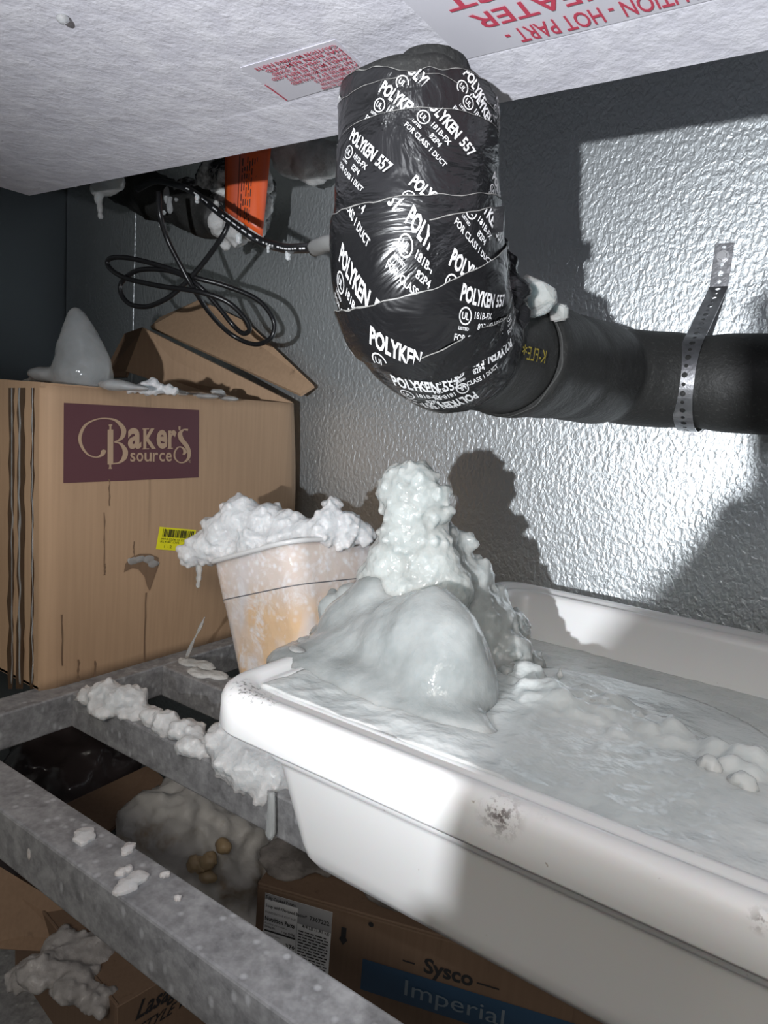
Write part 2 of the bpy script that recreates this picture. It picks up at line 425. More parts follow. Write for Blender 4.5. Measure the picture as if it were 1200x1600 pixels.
# large CAUTION sticker; letters read the right way up from the far side
def under(off): return lambda x, y: Vector((x, y, EZ+.0035-off))
st = new_obj('caution_sticker', slab_mesh('caution_sticker', [Vector((-.256, .20, EZ+.0030)), Vector((.25, .20, EZ+.0030)), Vector((.25, .4365, EZ+.0030)), Vector((-.261, .4365, EZ+.0030))], .0002), M_STICKER, ev)
st['label'] = 'white caution sticker with large red capital letters'
P = Print()
def big_line(txt, xr, xl, y0, h):
    """Letters seen from below, top of the letters towards the wall, reading from the right end to the left."""
    vs, fs = text_geo(txt, .012, 3); x0 = min(v[0] for v in vs); x1 = max(v[0] for v in vs)
    P.add([(xr-(v[0]-x0)/(x1-x0)*(xr-xl), y0+v[1]/.7*h) for v in vs], [f[::-1] for f in fs])
tl = lambda x, y: atZ(x, y, EZ+.003)
big_line('CAUTION - HOT PART -', tl(1130, 0).x, tl(801, 67).x, .4155, .0165)
big_line('DO NOT CONTACT HEATER', .06, tl(768, 62).x, .391, .0165)
big_line('DURING DEFROST', .01, tl(742, 55).x, .3665, .0165)
big_line('FOR SEVERAL MINUTES', .05, tl(752, 8).x, .334, .0165)
P.lay('lettering', under(.0012), M_REDINK, st)
# small faded warning label
wc = [tl(375, 106), tl(523, 62), tl(585, 118), tl(448, 158)]
wq = lambda u, v: (wc[0]*(1-u)+wc[1]*u)*(1-v)+(wc[3]*(1-u)+wc[2]*u)*v     # u to the image right, v to the rear edge
lab = new_obj('warning_label', slab_mesh('warning_label', [Vector((p.x, p.y, EZ+.0030)) for p in wc], .0002), M_STICKER, ev)
lab['label'] = 'small faded label with rows of red print'
P = Print()
rows = ['WARNING DISCONNECT ALL POWER', 'AND WAIT FIVE MINUTES FOR FAN', 'TO STOP BEFORE SERVICE IS', 'ATTEMPTED BY A QUALIFIED', 'UNIT CONTAINS MOVING PARTS', 'PANELS MUST BE REPLACED', 'DO NOT OPERATE IF GUARD', 'HAS BEEN REMOVED', 'CAUTION MOVING PARTS']
for i, t in enumerate(rows[::-1]):
    vs, fs = text_geo(t, .02, 1); x0 = min(v[0] for v in vs); x1 = max(v[0] for v in vs)
    ln = [.86, .80, .78, .84, .70, .72, .5, .48, .52][i]
    P.add([(.98-(v[0]-x0)/(x1-x0)*ln, .06+i*.103+v[1]/.7*.07) for v in vs], [f[::-1] for f in fs])
P.rect(.02, .46, .035, .95)
P.lay('print', lambda u, v: Vector((wq(u, v).x, wq(u, v).y, EZ+.0019)), M_REDINK, lab)

# ------------------------------------------------------------------ insulated drain pipe with a taped elbow
RB, RB2, PX0 = .075, .10, -.292
SA = EZ-.055-RB; SB = SA+RB*PI/2; SC = SB+.24; SD = SC+RB2*PI/2; SE = SD+.75
def pframe(s):
    X = Vector((1, 0, 0))
    if s < SA: return Vector((PX0+.008*s/SA, .43, EZ-s)), X, Vector((0, -1, 0))
    if s < SB:
        a = (s-SA)/RB; e2 = Vector((0, -math.cos(a), -math.sin(a))); return Vector((PX0+.008, .43+RB, EZ-SA))+e2*RB, X, e2
    if s < SC:
        t = s-SB; return Vector((PX0+.008+.02*t/.24, .43+RB+t, .055)), X, Vector((0, 0, -1))
    if s < SD:
        a = (s-SC)/RB2; return Vector((PX0+.028+RB2-RB2*math.cos(a), .43+RB+.24+RB2*math.sin(a), .055)), Vector((math.cos(a), -math.sin(a), 0)), Vector((0, 0, -1))
    return Vector((PX0+.028+RB2+s-SD, .43+RB+.24+RB2, .055)), Vector((0, -1, 0)), Vector((0, 0, -1))
def prad(s, th):
    """th in degrees, 0 = outside of the elbow"""
    r = .0535 + .0045*math.exp(-((s-.125)/.05)**2)
    r += .009*math.exp(-((s-.15)/.035)**2)*math.exp(-((th-0)/45)**2)
    if s > .225: r = .0525
    if s < .03: r -= .002*(1-s/.03)
    if s > .27:
        r += .0022*math.exp(-((s-.30)/.02)**2) - .002*math.exp(-((s-.39)/.012)**2) + .0015*math.exp(-((s-.47)/.03)**2) - .0028*math.exp(-((s-.505)/.012)**2)
        if s > .55: r -= .0035*math.exp(-((s-.605)/.018)**2)
    return r
def psurf(s, th, off=0.0):
    p, e1, e2 = pframe(s); a = math.radians(th); n = e2*math.cos(a)+e1*math.sin(a)
    return p + n*(prad(s, th)+off)
dp = thing('drain_pipe', (PX0, .43, EZ), 'thick black insulated drain pipe with elbow wrapped in printed black tape', 'pipe')
def sleeve(s0, s1, n, off, name):
    seg = 72; vs = []; fs = []
    for i in range(n+1):
        s = s0+(s1-s0)*i/n
        for k in range(seg):
            th = k*360/seg-180
            if s0 < .05 and i < 8: s = s0+(s1-s0)*i/n+(1-i/8)*(.0035*noise.noise(Vector((th*.05, 2, 0)))-.004*math.exp(-((th-38)/26)**2))
            nz = noise.noise(Vector((s*14, math.cos(math.radians(th))*1.1, math.sin(math.radians(th))*1.1)))*.0012
            vs.append(psurf(s, th, off+nz))
    for i in range(n):
        for k in range(seg): k2 = (k+1) % seg; fs.append([i*seg+k, i*seg+k2, (i+1)*seg+k2, (i+1)*seg+k])
    fs.append(list(range(seg))[::-1]); fs.append([n*seg+k for k in range(seg)])
    return mesh(name, vs, fs, True)
new_obj('foam_sleeve', sleeve(.016, .285, 60, -.0022, 'foam_sleeve'), M_FOAM, dp)
new_obj('drain_stub', tube_mesh('drain_stub', [Vector((PX0+.012, .43, EZ+.006)), Vector((PX0+.012, .43, EZ-.02)), Vector((PX0+.008, .43, EZ-.05))], .022, 20, 2), M_FOAM, dp)
fs2 = new_obj('foam_sleeve', sleeve(.284, SE, 110, 0.0, 'foam_sleeve'), M_FOAM, dp); fs2['label'] = 'longer black foam sleeve running along the wall'
# seam between the two sleeves, a ragged pale ring
vs = []; fs = []
for k in range(73):
    th = k*5-180; sw = .283+.004*noise.noise(Vector((math.cos(math.radians(th))*3, math.sin(math.radians(th))*3, 5)))
    vs += [psurf(sw-.0012, th, .0006), psurf(sw+.0012, th, .0006)]
    if k: fs.append([2*k-2, 2*k, 2*k+1, 2*k-1])
new_obj('sleeve_seam', mesh('sleeve_seam', vs, fs), plain('grey_glue_seam', (.12, .12, .115), .6), dp)
P = Print(); P.text('K-FLE', 0, 0, .010, bold=0, width=.03); P.text('*', .034, -.002, .012)
P.lay('print', lambda x, y: psurf(.252-x+.005, 80+math.degrees(y/.0525), .0009), M_YELLOWINK, dp)

def lerp_pts(pts):
    pts = sorted(pts)
    def f(t):
        if t <= pts[0][0]: return pts[0][1]
        for (a, b), (c, d) in zip(pts, pts[1:]):
            if t <= c: return b+(d-b)*(t-a)/(c-a)
        return pts[-1][1]
    return f
const = lambda v: (lambda t: v)
def band(top, bot, o_top, o_bot, th0=-180, th1=180, ragged=.0012, texts=(), seed=0, edge_lo=False, n=14):
    """One wrap of tape between the curves top(th) and bot(th) (metres along the pipe)."""
    m = int((th1-th0)/3)+1; vs = []; fs = []
    rg = lambda th, q: ragged*noise.noise(Vector((th*.09, q*7.3+seed, 0)))
    off = lambda f: o_top+(o_bot-o_top)*f
    def T(th): return top(th)+rg(th, 1)
    def B(th): return bot(th)+rg(th, 2)
    for i in range(m):
        th = th0+(th1-th0)*i/(m-1); a, b = T(th), B(th)
        for j in range(n+1):
            f = j/n; s = a+(b-a)*f
            wr = .0011*noise.noise(Vector((th*.035+seed, s*55, seed)))+.0005*noise.noise(Vector((th*.07+seed+s*90, s*40, 3)))
            vs.append(psurf(s, th, off(f)+wr*min(1, 4*f, 4*(1-f))))
    for i in range(m-1):
        for j in range(n): fs.append([i*(n+1)+j, (i+1)*(n+1)+j, (i+1)*(n+1)+j+1, i*(n+1)+j+1])
    o = new_obj('tape_wrap', mesh('tape_wrap', vs, fs, True), M_TAPE, dp)
    ev_, ef = [], []
    for i in range(m):
        th = th0+(th1-th0)*i/(m-1)
        s, d, q = (B(th), -1, o_bot) if edge_lo else (T(th), 1, o_top)
        wd = .0001+.0005*max(0, noise.noise(Vector((th*.15, seed*3.1, 9)))+.25)
        ev_ += [psurf(s-d*.0002, th, q+.0002), psurf(s+d*wd, th, q+.0004)]
        if i: ef.append([2*i-2, 2*i, 2*i+1, 2*i-1])
    new_obj('cut_edge', mesh('cut_edge', ev_, ef), M_TAPE_EDGE, o)
    if texts:
        P = Print()
        for (s, th, rot) in texts:
            Q = Print()
            Q.text('POLYKEN', 0, 0, .0072, width=.027, bold=.034)
            Q.text('557', .030, 0, .0072, width=.0105, bold=.022)
            Q.ring(.0052, -.0062, .0042, .0007, 18); Q.text('UL', .0029, -.0078, .0032, width=.0046, bold=.02)
            Q.text('LISTED', .0018, -.0128, .0015, width=.0068, bold=.02)
            Q.text('181B-FX', .0115, -.0066, .0034, width=.0150, bold=.015)
            Q.text('82P4', .0150, -.0122, .0034, width=.0085, bold=.015)
            Q.text('FOR CLASS 1 DUCT', 0, -.0182, .0032, width=.0335, bold=.015)
            c, sn = math.cos(math.radians(rot)), math.sin(math.radians(rot))
            R = .056                               # x: around the pipe, y: down the pipe is negative
            P.add([(th+math.degrees((v[0]*c-v[1]*sn)/R), s-(v[0]*sn+v[1]*c)) for v in Q.v], Q.f)
        def keep(th, s): return T(th)+.0009 < s < B(th)-.0006 and th0 < th < th1
        def fn(th, s):
            f = max(0, min(1, (s-T(th))/max(1e-4, B(th)-T(th))))
            wr = .0011*noise.noise(Vector((th*.035+seed, s*55, seed)))+.0005*noise.noise(Vector((th*.07+seed+s*90, s*40, 3)))
            return psurf(s, th, off(f)+wr*min(1, 4*f, 4*(1-f))+.0007)
        pr = P.lay('print', fn, M_WHITEINK, o, keep)
    return o
E1 = lerp_pts([(-60, .028), (-24, .032), (20, .029), (46, .026), (70, .030), (110, .034)])
E2 = lerp_pts([(-70, .062), (-34, .055), (-4, .051), (20, .048), (50, .045), (90, .043), (130, .04)])
E3 = lerp_pts([(-70, .104), (-36, .102), (6, .101), (28, .099), (60, .095), (88, .087), (120, .082)])
E4 = lerp_pts([(-70, .146), (-36, .139), (10, .133), (30, .132), (50, .131), (94, .124), (130, .116)])
E6 = lerp_pts([(-90, .162), (-30, .158), (14, .156), (44, .156), (78, .160), (110, .182), (124, .20), (160, .2)])
E7 = lerp_pts([(-60, .20), (26, .209), (58, .211), (84, .212), (104, .216), (140, .21)])
ETOP = lambda th: .021+.003*math.sin(th*.06)
band(ETOP, lambda th: E1(th)+.006, .0008, .0002, seed=1, ragged=.003, texts=[(.024, 22, -40), (.022, 62, -40), (.028, -50, -40), (.024, 100, -40)])
band(E1, lambda th: E2(th)+.006, .0012, .0003, seed=2, texts=[(.036, 6, -37), (.056, -58, -37), (.030, 66, -38), (.03, 112, -40)])
band(E2, lambda th: E3(th)+.006, .0016, .0004, seed=3, texts=[(.060, -19, -40), (.044, 36, -42), (.092, 27, -38), (.076, 92, -38), (.10, -66, -38)])
band(const(.150), E7, .0004, .0014, seed=7, edge_lo=True, ragged=.0025, texts=[(.166, 36, -14), (.190, 88, 150), (.192, 40, 172), (.170, -4, -20)], n=18)
band(E3, lambda th: E4(th)+.006, .0020, .0008, seed=4, texts=[(.119, -22, -38), (.108, 26, -38), (.081, -12, -38), (.126, -72, -36)])
band(lerp_pts([(30, .109), (60, .104), (102, .092), (110, .091)]), lambda th: E4(th)+.004, .0034, .0024, 40, 112, seed=5, texts=[(.124, 50, -34), (.094, 66, -38)])
band(E4, E6, .0042, .0038, seed=6, texts=[(.147, -2, -30), (.139, 54, -30), (.145, -52, -36), (.15, 108, -28)])
band(lerp_pts([(20, .157), (60, .156), (100, .175), (125, .196)]), lerp_pts([(20, .172), (60, .178), (100, .196), (125, .206)]), .0030, .0020, 22, 128, seed=9, texts=[(.166, 92, -20)])
# flagged tape corner at the right edge
c0 = atY(752, 326, .425); c1 = atY(788, 322, .425); c2 = atY(786, 362, .425); c3 = atY(756, 366, .427)
new_obj('tape_flap', slab_mesh('tape_flap', [c0, c1, c2, c3], .0006), M_TAPE, dp)
# crumpled tape at the inside of the elbow
new_obj('tape_crumple', blob_mesh('tape_crumple', [(psurf(.185, 140, 0), (.012, .02, .03)), (psurf(.200, 120, .001), (.008, .012, .022)), (psurf(.17, 150, 0), (.02, .02, .02)), (psurf(.212, 112, .001), (.006, .008, .014))], .0022, [('CLOUDS', .02, .014), ('VORONOI', .012, .006)], 1), M_TAPE, dp)

# ------------------------------------------------------------------ perforated hanger strap round the pipe
XS = -.176; PC = Vector((XS, .43+RB+.24+RB2, .055)); pr_ = .0542
hs = thing('hanger_strap', (XS, YW, .0), 'perforated galvanized strap holding the black pipe to the wall', 'strap')
path = [(YW-.001, .214), (YW-.001, .180), (YW-.0015, .165)]
tang = 118
for a in range(tang, 276, 6):
    t = math.radians(a); path.append((PC.y+pr_*math.cos(t), PC.z+pr_*math.sin(t)))
path += [(YW-.001, .016-.006), (YW-.001, -.004)]
# resample evenly
P3 = [Vector((0, y, z)) for y, z in path]; cum = [0]
for a, b in zip(P3, P3[1:]): cum.append(cum[-1]+(b-a).length)
def onpath(d):
    d = max(0, min(cum[-1], d))
    for i in range(len(P3)-1):
        if d <= cum[i+1]: f = (d-cum[i])/(cum[i+1]-cum[i]); p = P3[i].lerp(P3[i+1], f); t = (P3[i+1]-P3[i]).normalized(); return p, t
    return P3[-1], (P3[-1]-P3[-2]).normalized()
W2 = .0100; cell = cum[-1]/int(cum[-1]/.0095); ncell = int(round(cum[-1]/cell)); vs = []; fs = []
def sp(u, d):
    p, t = onpath(d); return Vector((XS+u, p.y, p.z))
for i in range(ncell):
    d0 = i*cell; dc = d0+cell/2; rh = (.0031 if i % 2 else .0021)
    outer = [(-W2, d0), (0, d0), (W2, d0), (W2, dc), (W2, d0+cell), (0, d0+cell), (-W2, d0+cell), (-W2, dc)]
    inner = [(rh*math.cos(math.radians(a)), dc+rh*math.sin(math.radians(a))) for a in (225, 270, 315, 0, 45, 90, 135, 180)]
    b = len(vs); vs += [sp(*q) for q in outer]+[sp(*q) for q in inner]
    for k in range(8): fs.append([b+k, b+(k+1) % 8, b+8+(k+1) % 8, b+8+k])
me = mesh('strap_band', vs, fs); bm = bmesh.new(); bm.from_mesh(me); bmesh.ops.remove_doubles(bm, verts=bm.verts, dist=1e-5); bm.to_mesh(me); bm.free()
o = new_obj('strap_band', me, M_STRAP, hs); md = o.modifiers.new('thick', 'SOLIDIFY'); md.thickness = .0009; md.offset = 0
for z in (.214-.0145, .004-.0005):
    bm = bmesh.new(); bmesh.ops.create_cone(bm, segments=6, radius1=.0052, radius2=.0046, depth=.004, cap_ends=True, matrix=Matrix.Translation((XS, YW-.0035, z)) @ Matrix.Rotation(PI/2, 4, 'X'))
    bmesh.ops.create_cone(bm, segments=16, radius1=.0066, radius2=.0066, depth=.0012, cap_ends=True, matrix=Matrix.Translation((XS, YW-.0018, z)) @ Matrix.Rotation(PI/2, 4, 'X'))
    new_obj('screw', bm_mesh(bm, 'screw'), M_SCREW, hs)

# ------------------------------------------------------------------ storage rack
SZ = -.356
rk = thing('storage_rack', (-.1, .4, -GZ), 'galvanized steel storage rack with open frosty rails under tub and box', 'rack')
def rail(y0, y1, x0, x1, z0, z1, label=None):
    o = new_obj('rail', box_mesh('rail', (x0, y0, z0), (x1, y1, z1), .0022, 2), M_GALV, rk)
    if label: o['label'] = label
rail(.285, .327, -1.05, .62, SZ-.0465, SZ, 'nearest rail with frosty top')
rail(.457, .499, -.735, .62, SZ-.042, SZ, 'middle rail under the ice crust')
rail(.585, .622, -.735, .62, SZ-.042, SZ)
rail(.80, .84, -1.2, .62, SZ-.042, SZ)
o = new_obj('cross_bar', box_mesh('cross_bar', (-.777, .327, SZ-.042), (-.735, .80, SZ), .002, 2), M_GALV, rk)
new_obj('cross_bar', box_mesh('cross_bar', (-1.2, .327, SZ-.042), (-1.16, .80, SZ), .002, 2), M_GALV, rk)
new_obj('lower_shelf', box_mesh('lower_shelf', (-1.2, .25, -.86), (.62, .86, -.83), .002, 2), M_GALV, rk)
for x in (-1.24, .62):
    for y in (.285, .80): new_obj('post', box_mesh('post', (x, y, -GZ), (x+.04, y+.04, SZ+.25 if x > 0 else SZ), .002, 2), M_GALV, rk)

# ------------------------------------------------------------------ white food tub
TX0, TX1, TY0, TY1, TZ = -.378, .285, .336, .842, -.204
tcx, tcy = (TX0+TX1)/2, (TY0+TY1)/2
def rr_loop(inset, z, rc, seg=8, nx=14):
    x0, x1, y0, y1 = TX0+inset, TX1-inset, TY0+inset, TY1-inset; r = max(.004, rc-inset*.35); out = []
    for cx, cy, a0 in ((x1-r, y0+r, -90), (x1-r, y1-r, 0), (x0+r, y1-r, 90), (x0+r, y0+r, 180)):
        for k in range(seg+1):
            a = math.radians(a0+90*k/seg); out.append(Vector((cx+r*math.cos(a), cy+r*math.sin(a), z)))
    return out
prof = [(.0105, TZ-.026), (.0055, TZ-.0325), (.0015, TZ-.0325), (0, TZ-.030), (.0005, TZ-.010), (.0025, TZ-.0045), (.0065, TZ-.001), (.012, TZ-.0005), (.017, TZ-.0022), (.020, TZ-.005), (.0235, TZ-.0045), (.027, TZ-.0030), (.031, TZ-.0032), (.0345, TZ-.0065),
        (.0365, TZ-.013), (.044, TZ-.06), (.062, TZ-.136), (.068, TZ-.144), (.080, TZ-.147)]
outer = [(.0105, TZ-.026), (.0245, TZ-.026), (.026, TZ-.030), (.0275, TZ-.052), (.030, TZ-.056), (.0345, TZ-.0585), (.0365, TZ-.063), (.052, TZ-.128), (.0555, TZ-.139), (.062, TZ-.148), (.072, TZ-.152)]
tub = thing('food_tub', (tcx, tcy, SZ), 'large white plastic food tub full of ice standing on the rack', 'tub')
def loft(name, pr, cap_last=True, flip=False, rc=.034):
    vs = []; fs = []; n = None
    for ins, z in pr:
        L = rr_loop(ins, z, rc); n = len(L); vs += L
    for i in range(len(pr)-1):
        for k in range(n):
            q = [i*n+k, i*n+(k+1) % n, (i+1)*n+(k+1) % n, (i+1)*n+k]; fs.append(q[::-1] if flip else q)
    c = [(len(pr)-1)*n+k for k in range(n)]; fs.append(c[::-1] if flip else c)
    me = mesh(name, vs, fs, True); bm = bmesh.new(); bm.from_mesh(me); bmesh.ops.recalc_face_normals(bm, faces=bm.faces); bm.to_mesh(me); bm.free(); return me
o = new_obj('tub_body', loft('tub_body', prof), M_TUB, tub)
me = loft('tub_shell', outer, flip=True); o2 = new_obj('tub_shell', me, M_TUB, tub)

# ------------------------------------------------------------------ ice in the tub
def water_z(x, y):
    """The frozen surface: level with the near rim and the left end, lower at the back right."""
    p = Vector((x, y, -.22)); d = depth(p)
    u = 600+F_PX*p.dot(CR)/d; v = 800-F_PX*p.dot(CU)/d
    edge = lerp_pts([(700, 1000), (800, 1040), (860, 1072), (930, 1090), (990, 1108), (1050, 1140), (1110, 1172), (1170, 1192), (1400, 1270)])(u)
    e = edge+22*noise.noise(Vector((x*22, y*22, 0)))+14*noise.noise(Vector((x*60, y*60, 4)))
    k = max(0, min(1, (v-e+14)/28)); k = k*k*(3-2*k)
    z = -.262*(1-k)+-.2150*k
    front = max(0, min(1, (TY0+.20-y)/.16)); z += .0070*k*front
    left = max(0, min(1, (TX0+.25-x)/.2)); z += .0035*left*k
    z += k*(.0035*noise.noise(Vector((x*14, y*14, 2)))+.0016*noise.noise(Vector((x*50, y*32, 1)))+.0009*noise.noise(Vector((x*120, y*70, 7))))
    ridge = math.exp(-((v-e-14)/16)**2)*(1 if u > 790 else 0); z += ridge*(.005+.016*max(0, noise.noise(Vector((x*38, y*38, 8)))))
    z += (1-k)*(.0006*noise.noise(Vector((x*60, y*60, 3)))+.004*max(0, noise.noise(Vector((x*26, y*26, 13)))-.25))
    return z
MOUNDS = [(atZ(858, 1098, -.215), .030, .021), (atZ(915, 1108, -.215), .044, .018), (atZ(985, 1132, -.215), .046, .013), (atZ(1112, 1182, -.215), .020, .019), (atZ(1168, 1205, -.215), .026, .021), (atZ(1050, 1158, -.215), .03, .012)]
def sheet_z(x, y):
    z = water_z(x, y)
    for c, sg, hh in MOUNDS:
        q = ((x-c.x)**2+(y-c.y)**2)/sg**2
        if q < 6:
            q += .55*noise.noise(Vector((x*45, y*45, 21))); z = max(z, -.222+hh*math.exp(-max(0, q)**1.4)*(1+.25*noise.noise(Vector((x*90, y*90, 5)))))
    return z
ins = .026; nx, ny = 260, 190; vs = []; fs = []
for i in range(nx+1):
    for j in range(ny+1):
        a, b = i/nx*2-1, j/ny*2-1
        x = tcx+a*((TX1-TX0)/2-ins); y = tcy+b*((TY1-TY0)/2-ins)
        z = sheet_z(x, y); sh = (1-max(0, -.222-z)*.16)*(1+(.012*noise.noise(Vector((x*30, y*30, 31)))-.006)*max(0, max(abs(a), abs(b))-.9)*10)
        x = tcx+(x-tcx)*sh; y = tcy+(y-tcy)*sh
        q = max(abs(a), abs(b)); lim = (-.2085 if x > .02 else -.2055 if x < -.06 else -.2055-.003*(x+.06)/.08)
        if q > .955: z = min(z, lim) if q < .9999 else -.214
        elif q > .88: z = min(z, lim+.004*(.955-q)/.075+(z-lim if z > lim else 0)*(.955-q)/.075)
        vs.append((x, y, z))
for i in range(nx):
    for j in range(ny): fs.append([i*(ny+1)+j, (i+1)*(ny+1)+j, (i+1)*(ny+1)+j+1, i*(ny+1)+j+1])
ws = new_obj('frozen_water', mesh('frozen_water', vs, fs, True), M_ICE_SHEET)
tag(ws, 'grey sheet of frozen water and slush filling the white tub', 'ice')

def crumbs(base, n, r, spread, seed):
    rnd = random.Random(seed); out = []
    for c, rad in base:
        for k in range(n):
            d = Vector((rnd.gauss(0, 1), rnd.gauss(0, 1), rnd.gauss(0, 1))).normalized()
            q = rnd.uniform(*r); out.append((c+Vector((d.x*rad[0], d.y*rad[1], d.z*rad[2]))*spread, (q, q, q)))
    return out
YI = .52
col = [sph(618, 748, YI, 22), sph(632, 746, YI, 24), sph(650, 746, YI, 24), sph(664, 752, YI, 22), sph(684, 775, YI, 20), sph(602, 768, YI, 15), sph(690, 800, YI+.01, 18), sph(606, 790, YI, 14), sph(617, 768, YI, 28), sph(662, 775, YI, 32), sph(635, 775, YI, 36), sph(640, 805, YI, 42), sph(678, 802, YI+.005, 20),
       sph(636, 840, YI, 46), sph(668, 848, YI+.01, 38), sph(622, 880, YI, 52), sph(672, 888, YI+.01, 52), sph(602, 915, YI, 50), sph(690, 920, YI+.015, 54), sph(640, 930, YI, 60), sph(585, 945, YI-.01, 42)]
col += crumbs([c for c in col[:17]], 22, (.0018, .0042), .98, 4)
new = blob_mesh('ice_stalagmite', col, .0019, [('CLOUDS', .03, .006), ('CLOUDS', .007, .0018)], 3)
sl = new_obj('ice_stalagmite', new, M_ICE)
tag(sl, 'tall white knobbly ice column rising from the left end of the tub', 'ice')
slope = [sph(690, 850, YI+.035, 36), sph(700, 905, YI+.045, 52), sph(735, 960, YI+.055, 56), sph(700, 950, YI+.045, 60), sph(770, 1010, YI+.06, 48), sph(712, 850, YI+.05, 20), sph(728, 850, YI+.05, 14), sph(715, 880, YI+.05, 30), sph(745, 900, YI+.06, 28), sph(730, 940, YI+.06, 44), sph(770, 935, YI+.08, 28), sph(765, 980, YI+.06, 46), sph(800, 985, YI+.09, 30), sph(800, 1020, YI+.06, 36), sph(830, 1035, YI+.08, 20), sph(790, 1060, YI+.03, 26), sph(690, 960, YI+.04, 50), sph(700, 880, YI+.03, 30)]
slope += crumbs(slope, 20, (.002, .0055), .97, 5)
so = new_obj('ice_slope', blob_mesh('ice_slope', slope, .0026, [('CLOUDS', .022, .008), ('CLOUDS', .008, .003)], 4), M_ICE_ROUGH)
tag(so, 'rough grey lumpy ice slope right of the tall ice column', 'ice')
def ell(x, y, Y, rx, ry, rz): return (atY(x, y, Y), (rx, ry, rz))
dome = [ell(668, 1064, .470, .046, .050, .079), ell(694, 1078, .458, .038, .045, .066), ell(712, 1088, .462, .034, .04, .044), ell(640, 1055, .480, .05, .055, .074), ell(605, 1042, .49, .046, .055, .064), ell(575, 1050, .48, .06, .06, .046), ell(540, 1045, .468, .06, .055, .030), ell(500, 1040, .45, .05, .05, .018), ell(600, 1080, .437, .08, .040, .020), ell(640, 1100, .425, .08, .030, .012), ell(560, 985, .50, .04, .04, .036), ell(595, 962, .51, .04, .04, .044)]
do = new_obj('ice_dome', blob_mesh('ice_dome', dome, .0036, [('CLOUDS', .05, .007), ('CLOUDS', .012, .0016)], 32), M_ICE_SMOOTH)
tag(do, 'smooth milky ice dome in front of the tall ice column', 'ice')
lefts = [sph(488, 1005, .455, 16, (2, 1.5, .45)), sph(520, 990, .50, 26, (1.5, 1.5, .7)), sph(465, 1014, .43, 11, (1.8, 1.5, .4)), sph(555, 965, .53, 28), sph(515, 955, .54, 20, (1, 1, 1.4)), sph(520, 935, .55, 9, (1, 1, 2)), sph(548, 930, .55, 22)]
le = new_obj('ice_spill', blob_mesh('ice_spill', lefts, .003, [('CLOUDS', .03, .004), ('VORONOI', .014, .002)], 4), M_ICE_SMOOTH)
tag(le, 'thin ice spilling over the left rim of the tub against the clear container', 'ice')
for k, (x, y, Y, r, lab) in enumerate([(857, 1095, .53, 27, 'pale rounded ice lump at the crest of the slush beside the dome'), (908, 1100, .52, 26, 'flat broad ice lump right of the pale rounded one'), (843, 1062, .58, 15, 'small pointed ice chunk at the foot of the lumpy slope'), (1112, 1172, .48, 15, 'small grey ice knob standing at the right of the tub slush'), (1165, 1195, .47, 17, 'ice knob nearest the right edge of the photo'), (875, 1052, .585, 6, 'thin upright sliver of ice standing in the frozen water')]):
    p = atY(x, y, Y); q = pxr(p, r); p = Vector((p.x, p.y, min(p.z, -.208)))
    sq = (.5, .5, 2.4) if k == 5 else ((1.9, 1.2, .55) if k == 1 else (1, 1, .8))
    b = [(p, (q*sq[0], q*sq[1], q*sq[2])), (p+Vector((q*.5, -q*.3, -q*.4)), (q*sq[0], q, q*.7)), (p+Vector((-q*.5, q*.2, -q*.5)), (q*.9*sq[0], q, q*.7))]
    tag(new_obj('ice_chunk', blob_mesh('ice_chunk', b, max(.0014, q*.1), [('CLOUDS', q*.8, q*.5), ('CLOUDS', q*.3, q*.15)], 2), M_ICE_SHEET), lab, 'ice')

# ------------------------------------------------------------------ clear square food container, leaning, with its heap of ice
CA = Euler((-.064, -.355, -.088)).to_matrix(); CP = Vector((-.508, .63, -.34)); CW, CH = .154, .173
fb = thing('food_container', CP, 'clear square plastic container leaning between box and tub, frosted over amber food', 'container')
def sq_loop(hw, z, rc, seg=6):
    out = []
    for cx, cy, a0 in ((1, -1, -90), (1, 1, 0), (-1, 1, 90), (-1, -1, 180)):
        for k in range(seg+1):
            a = math.radians(a0+90*k/seg); out.append(Vector((cx*(hw-rc)+rc*math.cos(a), cy*(hw-rc)+rc*math.sin(a), z)))
    return out
def sqloft(name, pr):
    vs = []; fs = []
    for hw, z, rc in pr: L = sq_loop(hw, z, rc); n = len(L); vs += [CA @ p + CP for p in L]
    for i in range(len(pr)-1):
        for k in range(n): fs.append([i*n+k, i*n+(k+1) % n, (i+1)*n+(k+1) % n, (i+1)*n+k])
    fs.append(list(range(n))[::-1]); fs.append([(len(pr)-1)*n+k for k in range(n)])
    return mesh(name, vs, fs, True)
h = CW/2
mloc = M_FOODBOX
o = new_obj('container_body', sqloft('container_body', [(h*.82, 0, .02), (h*.845, .004, .022), (h*.945, CH*.70, .024), (h*.955, CH*.705, .024), (h*.985, CH*.90, .025), (h*.99, CH*.985, .025)]), M_FOODBOX, fb)
new_obj('container_rim', sqloft('container_rim', [(h*1.0, CH*.985, .026), (h*1.06, CH*.985, .03), (h*1.065, CH*1.01, .03), (h*1.02, CH*1.015, .028)]), plain('cloudy_clear_rim', (.66, .66, .66), .2), fb)
L = sq_loop(h*.962, CH*.72, .0245, 6); vs = []; fs = []
for p in L: vs += [CA @ (p*1.0)+CP, CA @ (Vector((p.x, p.y, p.z+.0012)))+CP]
vs = [CP+(v-CP)*1.004 for v in vs]
for k in range(len(L)): k2 = (k+1) % len(L); fs.append([2*k, 2*k2, 2*k2+1, 2*k+1])
new_obj('fill_line', mesh('fill_line', vs, fs), M_GREYINK, fb)
